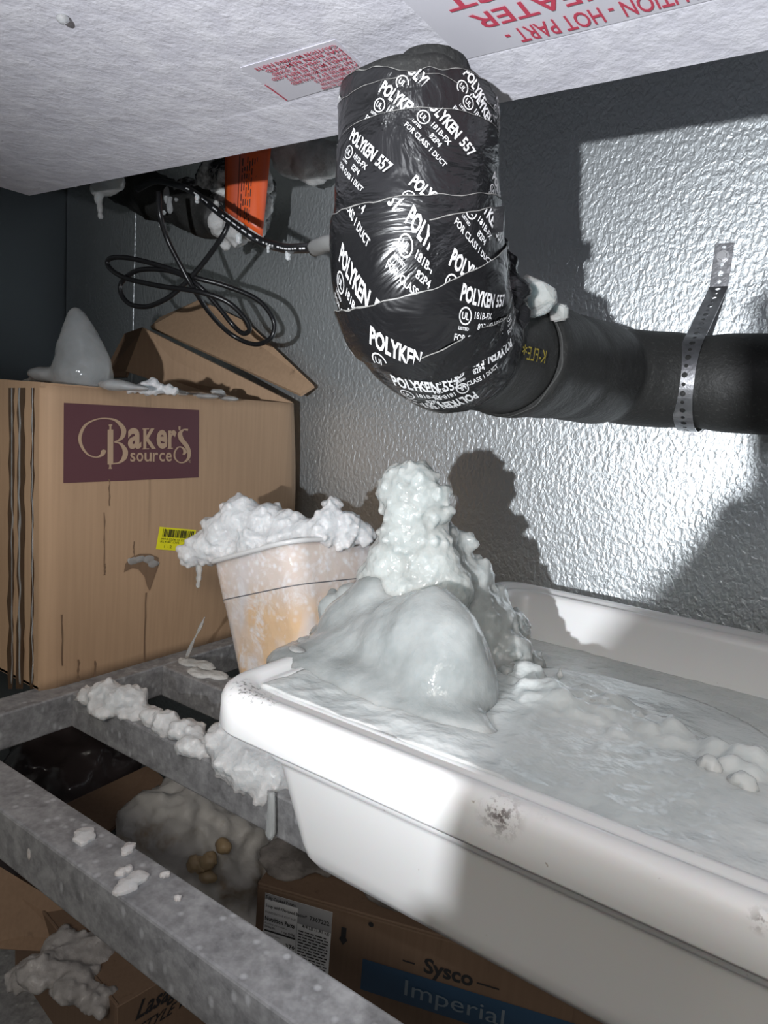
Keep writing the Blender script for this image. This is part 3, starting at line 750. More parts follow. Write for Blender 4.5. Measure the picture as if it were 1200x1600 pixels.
heap = [sph(300, 868, .575, 20), sph(325, 853, .585, 30), sph(352, 832, .595, 36), sph(378, 815, .605, 40), sph(380, 795, .605, 22), sph(415, 822, .615, 38), sph(450, 826, .62, 30), sph(480, 832, .62, 26), sph(512, 818, .63, 26), sph(517, 792, .635, 16), sph(545, 822, .645, 24), sph(565, 832, .66, 18), sph(400, 848, .60, 34), sph(350, 858, .59, 26), sph(440, 842, .61, 26), sph(500, 838, .62, 24), sph(535, 838, .64, 20)]
heap += crumbs(heap[:17], 26, (.0022, .0052), .98, 6)
hp = new_obj('ice_heap', blob_mesh('ice_heap', heap, .0021, [('CLOUDS', .03, .010), ('CLOUDS', .008, .003), ('VORONOI', .006, .001)], 3), M_SNOW)
tag(hp, 'white granular ice heap frozen on top of the clear container', 'ice')
ic = new_obj('icicle', tube_mesh('icicle', [atY(311, 882, .575), atY(311, 897, .575), atY(310, 908, .575), atY(309, 918, .575)], lambda t: .0035*(1-.55*t)+.0012*math.sin(t*9)**2, 8, 4), M_ICE_CLEAR)
tag(ic, 'short icicle hanging under the left lip of the ice heap on the container', 'icicle')

# ------------------------------------------------------------------ tall cardboard box with the printed panel
BX0, BX1, BY0, BY1, BZ = -1.16, -.76, .434, .852, -.001
bx = thing('cardboard_box', ((BX0+BX1)/2, (BY0+BY1)/2, SZ), 'large brown cardboard box with maroon printed panel standing on the rack at left', 'box')
def bulge_panel():
    vs = []; fs = []; n = 24
    for i in range(n+1):
        for j in range(n+1):
            y = BY0+(BY1-BY0)*i/n; z = SZ+(BZ-SZ)*j/n; u, v = i/n, j/n
            bul = .006*math.sin(PI*u)*math.sin(PI*v)
            yy = y+(.018*math.sin(PI*(1-v)*.9)*max(0, u-.8)/.2 if u > .8 else 0)
            edge = -.010*max(0, (u-.93)/.07)**2-.006*max(0, (.05-u)/.05)**2
            vs.append((BX1+bul+edge, yy, z))
    for i in range(n):
        for j in range(n): fs.append([i*(n+1)+j, (i+1)*(n+1)+j, (i+1)*(n+1)+j+1, i*(n+1)+j+1])
    return mesh('side_panel', vs, fs, True)
o = new_obj('side_panel', bulge_panel(), M_CARD, bx); md = o.modifiers.new('thick', 'SOLIDIFY'); md.thickness = .005; md.offset = -1
o['label'] = 'long side panel carrying the print'
def bulx(y, z):
    u = (y-BY0)/(BY1-BY0); v = (z-SZ)/(BZ-SZ)
    return BX1+.006*math.sin(PI*max(0, min(1, u)))*math.sin(PI*max(0, min(1, v)))
new_obj('end_panel', box_mesh('end_panel', (BX0, BY0, SZ), (BX1-.006, BY0+.005, BZ), .001, 1), M_CARD, bx)
new_obj('end_panel', box_mesh('end_panel', (BX0, BY1-.005, SZ), (BX1-.012, BY1, BZ-.004), .001, 1), M_CARD, bx)
new_obj('side_panel', box_mesh('side_panel', (BX0, BY0, SZ), (BX0+.005, BY1, BZ), .001, 1), M_CARD, bx)
new_obj('bottom_panel', box_mesh('bottom_panel', (BX0, BY0, SZ+.0005), (BX1-.006, BY1, SZ+.0055), .001, 1), M_CARD, bx)
o = new_obj('top_flap', slab_mesh('top_flap', [Vector((BX1-.004, BY0, BZ)), Vector((BX1-.004, BY0+.30, BZ-.002)), Vector((BX0, BY0+.30, BZ-.002)), Vector((BX0, BY0, BZ))], .005), M_CARD, bx); o['label'] = 'closed top flap under the ice'
fa = [atY(224, 512, .74), atY(458, 629, .848), atY(440, 634, .842), atY(330, 624, .80), atY(198, 580, .73)]
o = new_obj('top_flap', slab_mesh('top_flap', fa, .005), M_CARD, bx); o['label'] = 'lower raised flap'
o = new_obj('flap_fold', slab_mesh('flap_fold', [fa[0], fa[4]-Vector((0, 0, .01)), atY(160, 590, .72), atY(196, 522, .76)], .004), M_CARD_WET_SHADE, bx)  # shading of the turned-in side is painted with the darker card colour
fbk = [atY(236, 512, .80), atY(250, 498, .83), atY(312, 470, .868), atY(386, 505, .874), atY(491, 604, .872), atY(470, 618, .855)]
o = new_obj('top_flap', slab_mesh('top_flap', fbk, .006), M_CARD, bx); o['label'] = 'upper raised flap near the wall'
# maroon panel with the lettering
pc = [atX(98, 630, BX1), atX(309, 641, BX1), atX(307, 749, BX1), atX(99, 752, BX1)]
py0, py1, pz1, pz0 = .458, .652, -.0195, -.1105
def lay_card(off): return lambda u, v: Vector((bulx(py0+(py1-py0)*u, pz1+(pz0-pz1)*v)+off, py0+(py1-py0)*u, pz1+(pz0-pz1)*v))
P = Print()
for i in range(8):
    for j in range(4): P.rect(i/8, j/4, (i+1)/8, (j+1)/4)
pl = P.lay('printed_panel', lay_card(.0006), M_MAROON, bx); pl['label'] = 'maroon printed panel with tan lettering'
def Z(x, y): return ((x-93)/1008, (y-(95+.062*(x-92)))/((680-.012*(x-92))-(95+.062*(x-92))))
P = Print()
S = lambda pts, wd: P.stroke([Z(*p) for p in pts], [q/1008*1.25 for q in wd], 8)
S([(352, 448), (340, 478), (300, 494), (245, 472), (205, 410), (194, 340), (228, 258), (300, 216), (375, 210), (440, 228), (488, 285), (486, 340), (458, 372), (425, 382)], [30, 22, 12, 12, 16, 18, 16, 12, 14, 22, 30, 26, 16, 10])
S([(425, 384), (470, 398), (503, 450), (496, 505), (462, 538), (415, 545)], [10, 18, 30, 30, 16, 12])
S([(340, 452), (352, 446), (352, 462)], [12, 22, 14])
def quad(x0, y0, x1, y1): P.add([Z(x0, y0), Z(x1, y0), Z(x1, y1), Z(x0, y1)], [[0, 1, 2, 3]])
quad(378, 292, 418, 550); quad(390, 262, 404, 292); quad(390, 550, 404, 580); quad(385, 254, 410, 264); quad(386, 574, 410, 583)
def letter(ch, x0, y0, x1, y1, bold=.0):
    vs, fs = text_geo(ch, bold, 4); a0 = min(v[0] for v in vs); a1 = max(v[0] for v in vs); b0 = min(v[1] for v in vs); b1 = max(v[1] for v in vs)
    P.add([Z(x0+(v[0]-a0)/(a1-a0)*(x1-x0), y1-(v[1]-b0)/(b1-b0)*(y1-y0)) for v in vs], fs)
letter('a', 522, 283, 622, 438, .03); letter('K', 637, 288, 735, 441, .03); letter('e', 740, 300, 826, 441, .03); letter('r', 834, 303, 902, 441, .03)
for (x0, x1) in ((632, 680), (630, 682)): quad(x0, 436, x1, 443); quad(x0, 287, x1, 294)
quad(828, 436, 872, 443)
letter("'", 918, 276, 936, 306, .02)
S([(1000, 304), (962, 302), (932, 330), (945, 375), (985, 420), (1010, 470), (1003, 520), (965, 549), (920, 545), (888, 510), (890, 465), (920, 432), (958, 440), (975, 470), (960, 492)], [26, 14, 30, 36, 34, 26, 22, 14, 12, 12, 12, 12, 16, 26, 14])
xx = 540
for ch, wd in zip('source', (38, 50, 56, 42, 44, 48)): letter(ch, xx, 466+.02*(xx-540), xx+wd, 534+.02*(xx-540), .012); xx += wd+9
letter('R', 1013, 536, 1022, 548); 
P.lay('lettering', lay_card(.0013), M_TAN, pl)
P = Print(); P.ring(Z(1018, 542)[0], 0, .010, .002, 14); P.v = [(a, (b*2.1)+Z(1018, 542)[1]) for a, b in P.v]; P.lay('mark', lay_card(.0013), M_TAN, pl)
# yellow barcode sticker
yc = [atX(249, 823, BX1+.0055), atX(306, 828, BX1+.0055), atX(300, 862, BX1+.0055), atX(243, 858, BX1+.0055)]
yq = lambda u, v: (yc[0]*(1-u)+yc[1]*u)*(1-v)+(yc[3]*(1-u)+yc[2]*u)*v
P = Print(); P.rect(0, 0, 1, 1); ys = P.lay('price_sticker', lambda u, v: yq(u, v)+Vector((.0006, 0, 0)), M_YELLOW, bx); ys['label'] = 'small yellow sticker with a barcode'
P = Print(); u = .10; rnd = random.Random(3)
while u < .93:
    q = rnd.choice((.010, .018, .028)); P.rect(u, .07, u+q, .42); u += q+rnd.choice((.010, .016, .024))
def yline(t, x, y, h, wd):
    vs, fs = text_geo(t, .0, 1); a0 = min(v[0] for v in vs); a1 = max(v[0] for v in vs); P.add([(x+(v[0]-a0)/(a1-a0)*wd, y-v[1]/.7*h) for v in vs], fs)
yline('0018 2254 10 22', .08, .56, .09, .62); yline('BX 4 SRC CASE', .08, .68, .09, .5); yline('1 - 2', .2, .9, .12, .2)
P.lay('print', lambda u, v: yq(u, v)+Vector((.0012, 0, 0)), M_BLACKINK, ys)
# wet tape, drips and torn patch on the printed side
def on_side(x, y, off=.0): p = atX(x, y, BX1); return Vector((bulx(p.y, p.z)+off, p.y, p.z))
vs = [on_side(x, y, .0009) for x, y in [(192, 880), (200, 870), (214, 864), (230, 864), (243, 870), (243, 882), (238, 898), (230, 922), (226, 915), (222, 900), (212, 888), (203, 886), (190, 893)]]
o = new_obj('torn_patch', mesh('torn_patch', vs, [list(range(len(vs)))]), M_CARD_WET_SHADE, bx)
o = new_obj('ice_film', blob_mesh('ice_film', [(on_side(x, y, .0), (.002, .010, .006)) for x, y in [(205, 875), (215, 872), (228, 872), (236, 880)]], .0012, [('CLOUDS', .01, .002)], 2), M_ICE_CLEAR, bx)
for (x, y0, y1, wd) in [(161, 880, 898, 5), (225, 925, 1040, 4), (96, 960, 1040, 4), (122, 1030, 1065, 5), (148, 1032, 1060, 5), (160, 800, 885, 3), (205, 845, 870, 3), (168, 748, 790, 3)]:
    pts = [on_side(x+random.uniform(-1, 1), y0+(y1-y0)*k/6, .0007) for k in range(7)]; vs = []
    for k, p in enumerate(pts):
        q = .62*pxr(p, wd)*(.2+.5*abs(math.sin(k*1.7+x))); vs += [p-Vector((0, q, 0)), p+Vector((0, q, 0))]
    new_obj('drip_stain', mesh('drip_stain', vs, [[2*k, 2*k+1, 2*k+3, 2*k+2] for k in range(6)]), M_CARD_WET_SHADE, bx)
for (x, r, m) in [(19, .0016, M_ICE_CLEAR), (31, .0022, M_ICE_CLEAR), (51, .0012, M_ICE_CLEAR)]:
    pts = []
    for k in range(26):
        p = atY(x, 606+k*18.5, BY0-.0005); pts.append(p+Vector((.003*noise.noise(Vector((k*.5, x, 0))), 0, 0)))
    new_obj('frozen_drip', tube_mesh('frozen_drip', pts, lambda t, r=r, x=x: r*(.6+.7*abs(noise.noise(Vector((t*14, x, 2))))), 8, 3), m, bx)
for (x0, x1) in [(14, 22), (28, 39), (49, 53)]:
    vs = []
    for k in range(25):
        y = 606+k*19.6; e = 3.2*noise.noise(Vector((k*.55, x0*.7, 1))); g = 3.2*noise.noise(Vector((k*.6, x0*.7, 6)))
        vs += [atY(x0-k*.08+e, y, BY0-.0008), atY(x1-k*.08+g, y, BY0-.0008)]
    new_obj('wet_streak', mesh('wet_streak', vs, [[2*k, 2*k+1, 2*k+3, 2*k+2] for k in range(24)]), M_WET, bx)
# ice on the box
cone = [(atY(127, 583, .52), (.033, .030, .020))]
for k in range(15):
    t = k/14; cone.append(sph(119+10*t, 492+92*t, .52, 15+42*t**.8, (.84, .8, 1.0)))
cone += [sph(75, 585, .50, 22, (1.6, 1.4, .6)), sph(55, 597, .50, 14, (2.2, 1.5, .5)), sph(180, 602, .51, 16, (2.5, 1.4, .6)), sph(215, 606, .52, 12, (2.5, 1.4, .5))]
co = new_obj('ice_cone', blob_mesh('ice_cone', cone, .003, [('CLOUDS', .03, .004), ('CLOUDS', .01, .001)], 16), M_ICE_CORE)
tag(co, 'smooth pointed cone of cloudy ice standing on the large cardboard box', 'ice')
cr = [sph(x, y, .55+.0005*(x-240), r) for x, y, r in [(205, 608, 7), (218, 606, 8), (228, 603, 9), (240, 601, 10), (243, 608, 8), (252, 607, 8), (262, 609, 8), (272, 611, 7), (232, 612, 7)]]
cr += crumbs(cr, 4, (.002, .004), .9, 8)
tag(new_obj('ice_crumbs', blob_mesh('ice_crumbs', cr, .0018, [('VORONOI', .006, .003)], 1), M_SNOW), 'small white ice crumbs along the top edge of the large box', 'ice')
tag(new_obj('ice_sheet', blob_mesh('ice_sheet', [sph(310, 618, .66, 9, (5, 2, .6)), sph(350, 622, .70, 8, (4, 2, .6)), sph(282, 614, .62, 7, (3, 1, .6)), sph(340, 612, .70, 8, (2, 1, .6))], .002, [('CLOUDS', .01, .002)], 2), M_ICE_CLEAR), 'thin clear ice film lying below the raised flaps of the box', 'ice')
tw = new_obj('ice_sliver', tube_mesh('ice_sliver', [atY(291, 1028, .60), atY(303, 1000, .60), atY(312, 982, .60), atY(320, 964, .60)], lambda t: .0022*(1-.4*t)+.0008*math.sin(t*11), 8, 4), M_ICE_CLEAR)
tag(tw, 'thin slanted ice splinter standing beside the foot of the large box', 'ice')

# ------------------------------------------------------------------ frost and ice crust on the middle rail
def crust(pts, vox, seed, lab, name='ice_crust', mat=None):
    b = [(atZ(x, y, SZ+dz), (pxr(atZ(x, y, SZ), r)*sx, pxr(atZ(x, y, SZ), r)*sx, pxr(atZ(x, y, SZ), r)*sz)) for x, y, dz, r, sx, sz in pts]
    b += crumbs(b, 22, (.002, .0048), .96, seed)
    o = new_obj(name, blob_mesh(name, b, vox, [('CLOUDS', .02, .008), ('CLOUDS', .008, .0035), ('VORONOI', .007, .002)], 2), mat or M_SNOW); return tag(o, lab, 'ice')
crust([(140, 1088, .004, 18, 1.2, .8), (165, 1085, .010, 24, 1.1, .9), (190, 1092, .012, 24, 1.1, .9), (210, 1092, .012, 20, 1, .9), (165, 1108, .0, 20, 1.4, .6), (215, 1115, .0, 18, 1.4, .7)], .0026, 11, 'leftmost white ice crust on the middle rail, against the box foot')
crust([(240, 1122, .006, 18, 1.1, .9), (262, 1130, .008, 20, 1.1, .9), (285, 1140, .008, 20, 1.1, .8), (305, 1148, .008, 18, 1.1, .8), (300, 1165, .004, 22, 1.1, .8), (322, 1172, .002, 16, 1, .8)], .0026, 12, 'knobbly ice crust along the middle of the rail')
crust([(350, 1150, .020, 22, 1.0, 1.0), (342, 1165, .014, 22, 1, 1), (375, 1160, .020, 26, 1.1, 1), (405, 1160, .022, 28, 1.1, 1), (430, 1170, .020, 30, 1.1, 1), (360, 1190, .006, 26, 1.1, 1), (400, 1200, .004, 38, 1.2, 1), (435, 1210, .002, 40, 1.1, 1), (450, 1232, -.008, 30, 1, 1), (380, 1195, .0, 34, 1.2, 1), (420, 1235, -.010, 28, 1.1, .9), (400, 1140, .026, 12, 1, 1), (352, 1135, .03, 10, 1, 1)], .0028, 13, 'thick white ice crust on the middle rail touching the tub')
tag(new_obj('icicle', tube_mesh('icicle', [atY(424, 1238, .450), atY(424, 1262, .449), atY(423, 1290, .449), atY(422, 1312, .449)], lambda t: .0045*(.7+.5*t) if t < .85 else .0045*1.05*(1-(t-.85)*4), 10, 4), M_ICE_CLEAR), 'clear icicle running down the face of the middle rail beside the tub', 'icicle')
tag(new_obj('ice_patch', blob_mesh('ice_patch', [(atZ(x, y, SZ+.001), (.02, .012, .004)) for x, y in [(295, 1035), (320, 1040), (340, 1055), (310, 1052)]], .002, [('CLOUDS', .012, .006)], 2), M_FROST), 'thin frost patch on the back rail behind the clear container', 'ice')
# flakes on the nearest rail
def flake(x, y, rp, seed, lab):
    c = atZ(x, y, SZ+.001); rnd = random.Random(seed); n = 20; q = pxr(c, rp); vs = []
    for k in range(n):
        a = 2*PI*k/n; rr = q*(.9+.22*math.sin(2*a+seed)+.12*math.sin(5*a+seed*2)+rnd.uniform(-.07, .07)); vs.append(c+Vector((rr*math.cos(a)*1.0, rr*math.sin(a)*1.25, .0018)))
    vs += [Vector((v.x, v.y, c.z-.001)) for v in vs[:n]]; vs.append(c+Vector((0, 0, .0028)))
    fs = [[k, (k+1) % n, 2*n] for k in range(n)]+[[k, n+k, n+(k+1) % n, (k+1) % n] for k in range(n)]
    tag(new_obj('ice_flake', mesh('ice_flake', vs, fs), M_SNOW), lab, 'ice', 'ice flakes on the nearest rail')
for i, (x, y, r, lab) in enumerate([(132, 1307, 18, 'white ice flake furthest up the nearest rail'), (200, 1327, 11, 'small ice flake near the back edge of the nearest rail'), (204, 1380, 22, 'largest white ice flake, on the front edge of the nearest rail'), (194, 1361, 10, 'small flake touching the largest ice flake'), (258, 1367, 6, 'tiny ice flake on the back edge of the nearest rail'), (278, 1404, 5, 'tiny clear flake lying alone in the middle of the rail top'), (45, 1335, 4, 'tiny ice bit at the left end of the nearest rail')]):
    if i == 6:
        c = atY(x, y, .2845); tag(new_obj('ice_flake', blob_mesh('ice_flake', [(c, (.0028, .001, .006))], .0007), M_SNOW), lab, 'ice', 'ice flakes on the nearest rail')
    else: flake(x, y, r, 40+i, lab)

# ------------------------------------------------------------------ frozen refrigerant line, tag, cables behind the evaporator
rl = thing('refrigerant_line', atY(300, 330, .79), 'frosted black refrigerant line behind the rear edge of the evaporator', 'pipe')
new_obj('line_wrap', tube_mesh('line_wrap', [atY(150, 255, .82), atY(200, 294, .80), atY(250, 310, .78), atY(300, 325, .77), atY(345, 340, .77)], lambda t: .032+.004*math.sin(t*17), 20, 8, .25), M_LINE_BLACK, rl)
new_obj('frozen_section', blob_mesh('frozen_section', [sph(300, 315, .785, 36), sph(330, 330, .79, 42), sph(360, 335, .79, 44), sph(386, 335, .79, 40), sph(393, 300, .79, 40), sph(380, 280, .79, 45), sph(345, 285, .79, 40)], .0035, [('CLOUDS', .03, .012), ('CLOUDS', .008, .004)], 2), M_LINE, rl)
new_obj('frost_coat', blob_mesh('frost_coat', [sph(345, 350, .77, 24), sph(370, 358, .768, 26), sph(393, 352, .768, 24), sph(406, 320, .775, 22), sph(330, 335, .775, 18), sph(408, 285, .778, 20), sph(372, 372, .765, 14), sph(352, 383, .765, 7)], .003, [('CLOUDS', .025, .014), ('CLOUDS', .007, .004)], 2), M_FROST, rl)
# orange tag bent round the line
def tg(u, v):
    top = Vector((352+72*u, 232-4*u)); bot = Vector((352+58*u, 330+40*u)); q = top.lerp(bot, v)
    return atY(q.x, q.y, .728+.02*abs(u-.35)**1.5*2)
vs = []; fs = []
for i in range(13):
    for j in range(11): vs.append(tg(i/12, j/10))
for i in range(12):
    for j in range(10): fs.append([i*11+j, (i+1)*11+j, (i+1)*11+j+1, i*11+j+1])
ot = new_obj('orange_tag', mesh('orange_tag', vs, fs, True), M_ORANGE, rl); md = ot.modifiers.new('thick', 'SOLIDIFY'); md.thickness = .0008
ot['label'] = 'orange warning tag with rows of small black print'
P = Print(); rnd = random.Random(12)
for r in range(9):
    u = .40+.055*r; v = .12+rnd.uniform(0, .06)
    while v < .93:
        ln = rnd.uniform(.05, .13)
        if rnd.random() < .75: P.rect(u, v, u+.022, min(.95, v+ln))
        v += ln+.03
P.rect(.33, .02, .345, .98)
P.lay('print', lambda u, v: tg(u, v)+Vector((-.0002, -.0011, 0)), M_BLACKINK, ot)
lump = [sph(455, 245, .83, 32), sph(490, 252, .83, 36), sph(515, 250, .83, 28), sph(470, 225, .83, 40), sph(440, 240, .83, 20), sph(488, 272, .83, 18), sph(460, 262, .83, 20)]
tag(new_obj('frost_lump', blob_mesh('frost_lump', lump, .0035, [('CLOUDS', .03, .008), ('CLOUDS', .01, .003)], 3), M_FROST), 'grey fluffy frost lump hanging behind the evaporator left of the pipe', 'frost')
ib = [sph(165, 288, .575, 22, (1.2, 1, .8)), sph(180, 284, .58, 16), sph(152, 296, .572, 12), sph(154, 310, .57, 7, (1, 1, 1.6)), sph(156, 325, .57, 5, (1, 1, 2)), sph(157, 338, .57, 5)]
tag(new_obj('icicle', blob_mesh('icicle', ib, .0018, [('CLOUDS', .01, .001)], 5), M_ICE_CORE), 'cloudy icicle hanging below the left end of the evaporator', 'icicle')
new_obj('zip_tie', blob_mesh('zip_tie', [sph(260, 305, .735, 5, (1, 1, 3)), sph(266, 320, .735, 6, (1, 1, 2.4)), sph(256, 332, .735, 4), sph(276, 312, .735, 4), sph(252, 352, .735, 4)], .0018, [('CLOUDS', .01, .003)], 2), M_ICE_CLEAR, rl)
hc = thing('heater_cable', atY(400, 375, .52), 'straight black heater cable with white print running into the taped pipe', 'cable')
hpth = [atY(*q) for q in [(215, 296, .70), (240, 284, .68), (265, 286, .66), (300, 299, .63), (350, 338, .58), (400, 373, .53), (440, 387, .485), (470, 388, .455), (497, 386, .44)]]
new_obj('cable_jacket', tube_mesh('cable_jacket', hpth, .0042, 12, 10), M_CABLE, hc)
new_obj('sleeve', tube_mesh('sleeve', [atY(490, 387, .446), atY(503, 384, .437), atY(524, 380, .43), Vector((-.325, .43, .112))], .0062, 14, 4, .2), M_SLEEVE, hc)
cs = catmull(hpth, 10); P = Print(); rnd = random.Random(5)
seg0 = len(cs)
def on_cable(t, dv):
    i = min(seg0-2, int(t*(seg0-1))); f = t*(seg0-1)-i; p = cs[i].lerp(cs[i+1], f); d = (cs[i+1]-cs[i]).normalized()
    n = (-p).normalized(); n = (n-d*n.dot(d)).normalized(); b = d.cross(n); return p+n*math.sqrt(max(0, .0044**2-dv*dv))+b*dv
t = .36
while t < .93:
    q = rnd.uniform(.006, .022); P.rect(t, -.0006, t+q, .0008); t += q+rnd.choice((.005, .008, .02))
P.lay('print', on_cable, M_WHITEINK, hc)
cc = thing('coiled_cable', atY(300, 440, .65), 'thin black cable looped in a loose coil above the cardboard flaps', 'cable')
lp = [(248, 300, .61), (250, 335, .61), (262, 375, .625), (285, 420, .64), (303, 452, .655), (330, 492, .69), (362, 523, .725), (398, 538, .74), (424, 527, .742), (427, 500, .742), (402, 468, .72), (350, 446, .685), (306, 434, .66), (250, 415, .64), (200, 403, .625), (172, 404, .62), (170, 417, .62), (195, 434, .622), (250, 447, .635), (306, 455, .648), (352, 470, .67), (380, 494, .69), (390, 514, .70), (380, 521, .702), (364, 508, .70), (340, 478, .68), (312, 448, .66), (280, 428, .65), (248, 421, .642), (214, 423, .636), (191, 440, .632), (189, 458, .632), (203, 475, .635), (230, 479, .64), (258, 468, .645), (276, 455, .65), (296, 436, .655), (324, 403, .66), (350, 365, .66), (358, 345, .665)]
new_obj('cable_jacket', tube_mesh('cable_jacket', [atY(*q) for q in lp], .0034, 10, 7), M_CABLE, cc)
for i, (x, y, Y, lab) in enumerate([(308, 312, .575, 'ice drop under the upper stretch of the heater cable'), (373, 374, .532, 'largest ice drop under the middle of the heater cable'), (419, 390, .495, 'tiny ice drop right of the middle one on the heater cable'), (450, 400, .47, 'ice drop nearest the taped pipe on the heater cable')]):
    r = (4, 5, 3, 5)[i]
    tag(new_obj('ice_drop', blob_mesh('ice_drop', [sph(x, y-3, Y, r, (1, 1, 1.5)), sph(x, y+3, Y, r*.9)], .0007, (), 2), M_ICE_CLEAR), lab, 'ice', 'ice drops on the heater cable')
for x, y, lab in [(1035, 101, 'small white ice drop on the rear edge of the evaporator, nearer the pipe'), (1135, 80, 'larger white ice drop on the rear edge of the evaporator at right'), (118, 288, 'flat ice drip on the rear edge of the evaporator at far left')]:
    p = atY(x, y, EY-.002); tag(new_obj('ice_drop', blob_mesh('ice_drop', [(p+Vector((0, 0, .001)), (.005, .004, .003)), (p-Vector((0, 0, .0015)), .0022)], .0008, (), 2), M_ICE_CORE), lab, 'ice', 'ice drops under the evaporator')
p = atZ(98, 34, EZ); tag(new_obj('ice_drop', blob_mesh('ice_drop', [(p+Vector((0, 0, .002)), (.0048, .004, .0035))], .0008, (), 2), M_ICE_CORE), 'lone ice drop on the flat underside of the evaporator', 'ice', 'ice drops under the evaporator')
# clear shards on the pipe behind the elbow
def shard(pts, Y, th, lab):
    me = slab_mesh('ice_shard', [atY(x, y, Y+(.010 if k % 3 == 0 else 0)) for k, (x, y) in enumerate(pts)], th)
    bm = bmesh.new(); bm.from_mesh(me); bmesh.ops.bevel(bm, geom=list(bm.edges), offset=th*.22, segments=2, affect='EDGES'); bm.to_mesh(me); bm.free()
    tag(new_obj('ice_shard', me, M_ICE), lab, 'ice')
shard([(783, 420), (804, 424), (813, 440), (822, 428), (850, 440), (869, 452), (867, 470), (856, 488), (836, 496), (800, 500), (783, 480)], .528, .008, 'grey translucent ice shard standing on the pipe behind the taped elbow')
shard([(858, 478), (872, 473), (887, 478), (888, 500), (862, 504)], .56, .008, 'small white ice bit right of the larger shard on the pipe')

# ------------------------------------------------------------------ the lower shelf
LZ = -.83
al = math.radians(17.7); fd = Vector((math.cos(al), math.sin(al), 0)); fn_ = Vector((math.sin(al), -math.cos(al), 0))
q0 = ray(540, 1480)*.80
A = atP(402, 1384, q0, fn_); Ztop = A.z
fbox = thing('soup_case', Vector((q0.x, q0.y, LZ)), 'brown cardboard case with white nutrition label and blue band below the tub', 'box')
Ba = Vector((A.x, A.y, 0)); Wd, Dp = .44, .24
def case_pt(u, d, z): return Ba+fd*u-fn_*d+Vector((0, 0, z))
def case_slab(name, u0, u1, d0, d1, z0, z1, mat):
    bm = bmesh.new(); add_box(bm, (u0, d0, z0), (u1, d1, z1), .0012, 1)
    for v in bm.verts: v.co = case_pt(*v.co)
    return new_obj(name, bm_mesh(bm, name), mat, fbox)
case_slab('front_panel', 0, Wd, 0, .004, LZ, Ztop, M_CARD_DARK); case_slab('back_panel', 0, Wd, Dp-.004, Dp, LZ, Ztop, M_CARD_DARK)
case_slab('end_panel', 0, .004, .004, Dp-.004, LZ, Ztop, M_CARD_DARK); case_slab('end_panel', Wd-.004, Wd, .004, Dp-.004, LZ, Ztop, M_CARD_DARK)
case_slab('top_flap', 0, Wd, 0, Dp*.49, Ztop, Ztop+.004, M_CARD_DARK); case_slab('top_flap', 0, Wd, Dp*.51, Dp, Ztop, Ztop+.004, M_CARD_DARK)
def on_case(off):
    def f(x, y): p = atP(x, y, q0, fn_); return p+fn_*off
    return f
# white label, laid out in its own square
lc = [atP(x, y, q0, fn_) for x, y in [(415, 1394), (520, 1425), (520, 1545), (415, 1500)]]
lo0, lu = lc[0], (lc[1]-lc[0]); lv = Vector((0, 0, -.087))
lay_l = lambda off: (lambda u, v: lo0+lu*u+lv*v+fn_*off)
P = Print(); P.rect(0, 0, 1, 1); lb = P.lay('nutrition_label', lay_l(.0006), M_PAPER, fbox); lb['label'] = 'white printed nutrition label'
P = Print(); P.rect(0, 0, 1, .085); P.rect(.5, .085, 1, .30); P.lay('label_band', lay_l(.0010), plain('grey_label_band', (.30, .30, .31), .5), lb)
P = Print()
def ll(t, x, y, h, wd, bold=.0):
    vs, fs = text_geo(t, bold, 1); a0 = min(v[0] for v in vs); a1 = max(v[0] for v in vs); P.add([(x+(v[0]-a0)/(a1-a0)*wd, y-v[1]/.7*h) for v in vs], fs)
ll('Fully Cooked Potato', .02, .075, .05, .45, .02); ll('Soup with Uncured Bacon*', .02, .19, .045, .62, .02); ll('INGREDIENTS OF SOUP BASE', .02, .275, .03, .46)
ll('7307222', .68, .20, .062, .29, .02); ll('4/4 LB (1.81 kg)', .58, .335, .05, .4, .01); ll('Nutrition Facts', .02, .385, .062, .45, .03)
ll('8 servings per container', .02, .435, .025, .34); ll('Serving size', .02, .485, .032, .16, .02); ll('1 cup (245g)', .28, .50, .032, .2, .02)
P.rect(.02, .52, .49, .545); ll('Amount per serving', .02, .60, .028, .25); ll('Calories', .02, .70, .055, .26, .02); ll('370', .35, .70, .062, .14, .03)
P.rect(.5, .30, .504, .97)
rnd = random.Random(9)
for r in range(14):
    y = .385+r*.042; u = .53
    while u < .95:
        q = rnd.uniform(.04, .11); P.rect(u, y, min(.97, u+q), y+.017); u += q+.02
P.lay('print', lay_l(.0016), M_BLACKINK, lb)
bc = [atP(567, 1497, q0, fn_), atP(567, 1546, q0, fn_)]
bl0 = bc[0]; bh = (bc[0].z-bc[1].z)
P = Print(); P.rect(0, 0, .27, bh); bb = P.lay('blue_band', lambda u, v: bl0+fd*u+Vector((0, 0, -v))+fn_*.0007, M_BLUE, fbox); bb['label'] = 'dark blue printed band'
P = Print(); vs_, fs_ = text_geo('Imperial', .0, 3); x1 = max(v[0] for v in vs_)
P.add([(.048+v[0]/x1*.112, bh*.72-v[1]/.7*bh*.5) for v in vs_], fs_); P.lay('lettering', lambda u, v: bl0+fd*u+Vector((0, 0, -v))+fn_*.0014, plain('pale_blue_ink', (.16, .20, .24), .5), bb)
P = Print(); s0 = atP(662, 1517, q0, fn_)
vs_, fs_ = text_geo('Sysco', .03, 3); x0 = min(v[0] for v in vs_); x1 = max(v[0] for v in vs_)
P.add([((v[0]-x0)/(x1-x0)*.054, v[1]/.7*.017) for v in vs_], fs_); P.rect(-.024, .005, -.010, .007); P.rect(.058, .005, .082, .007)
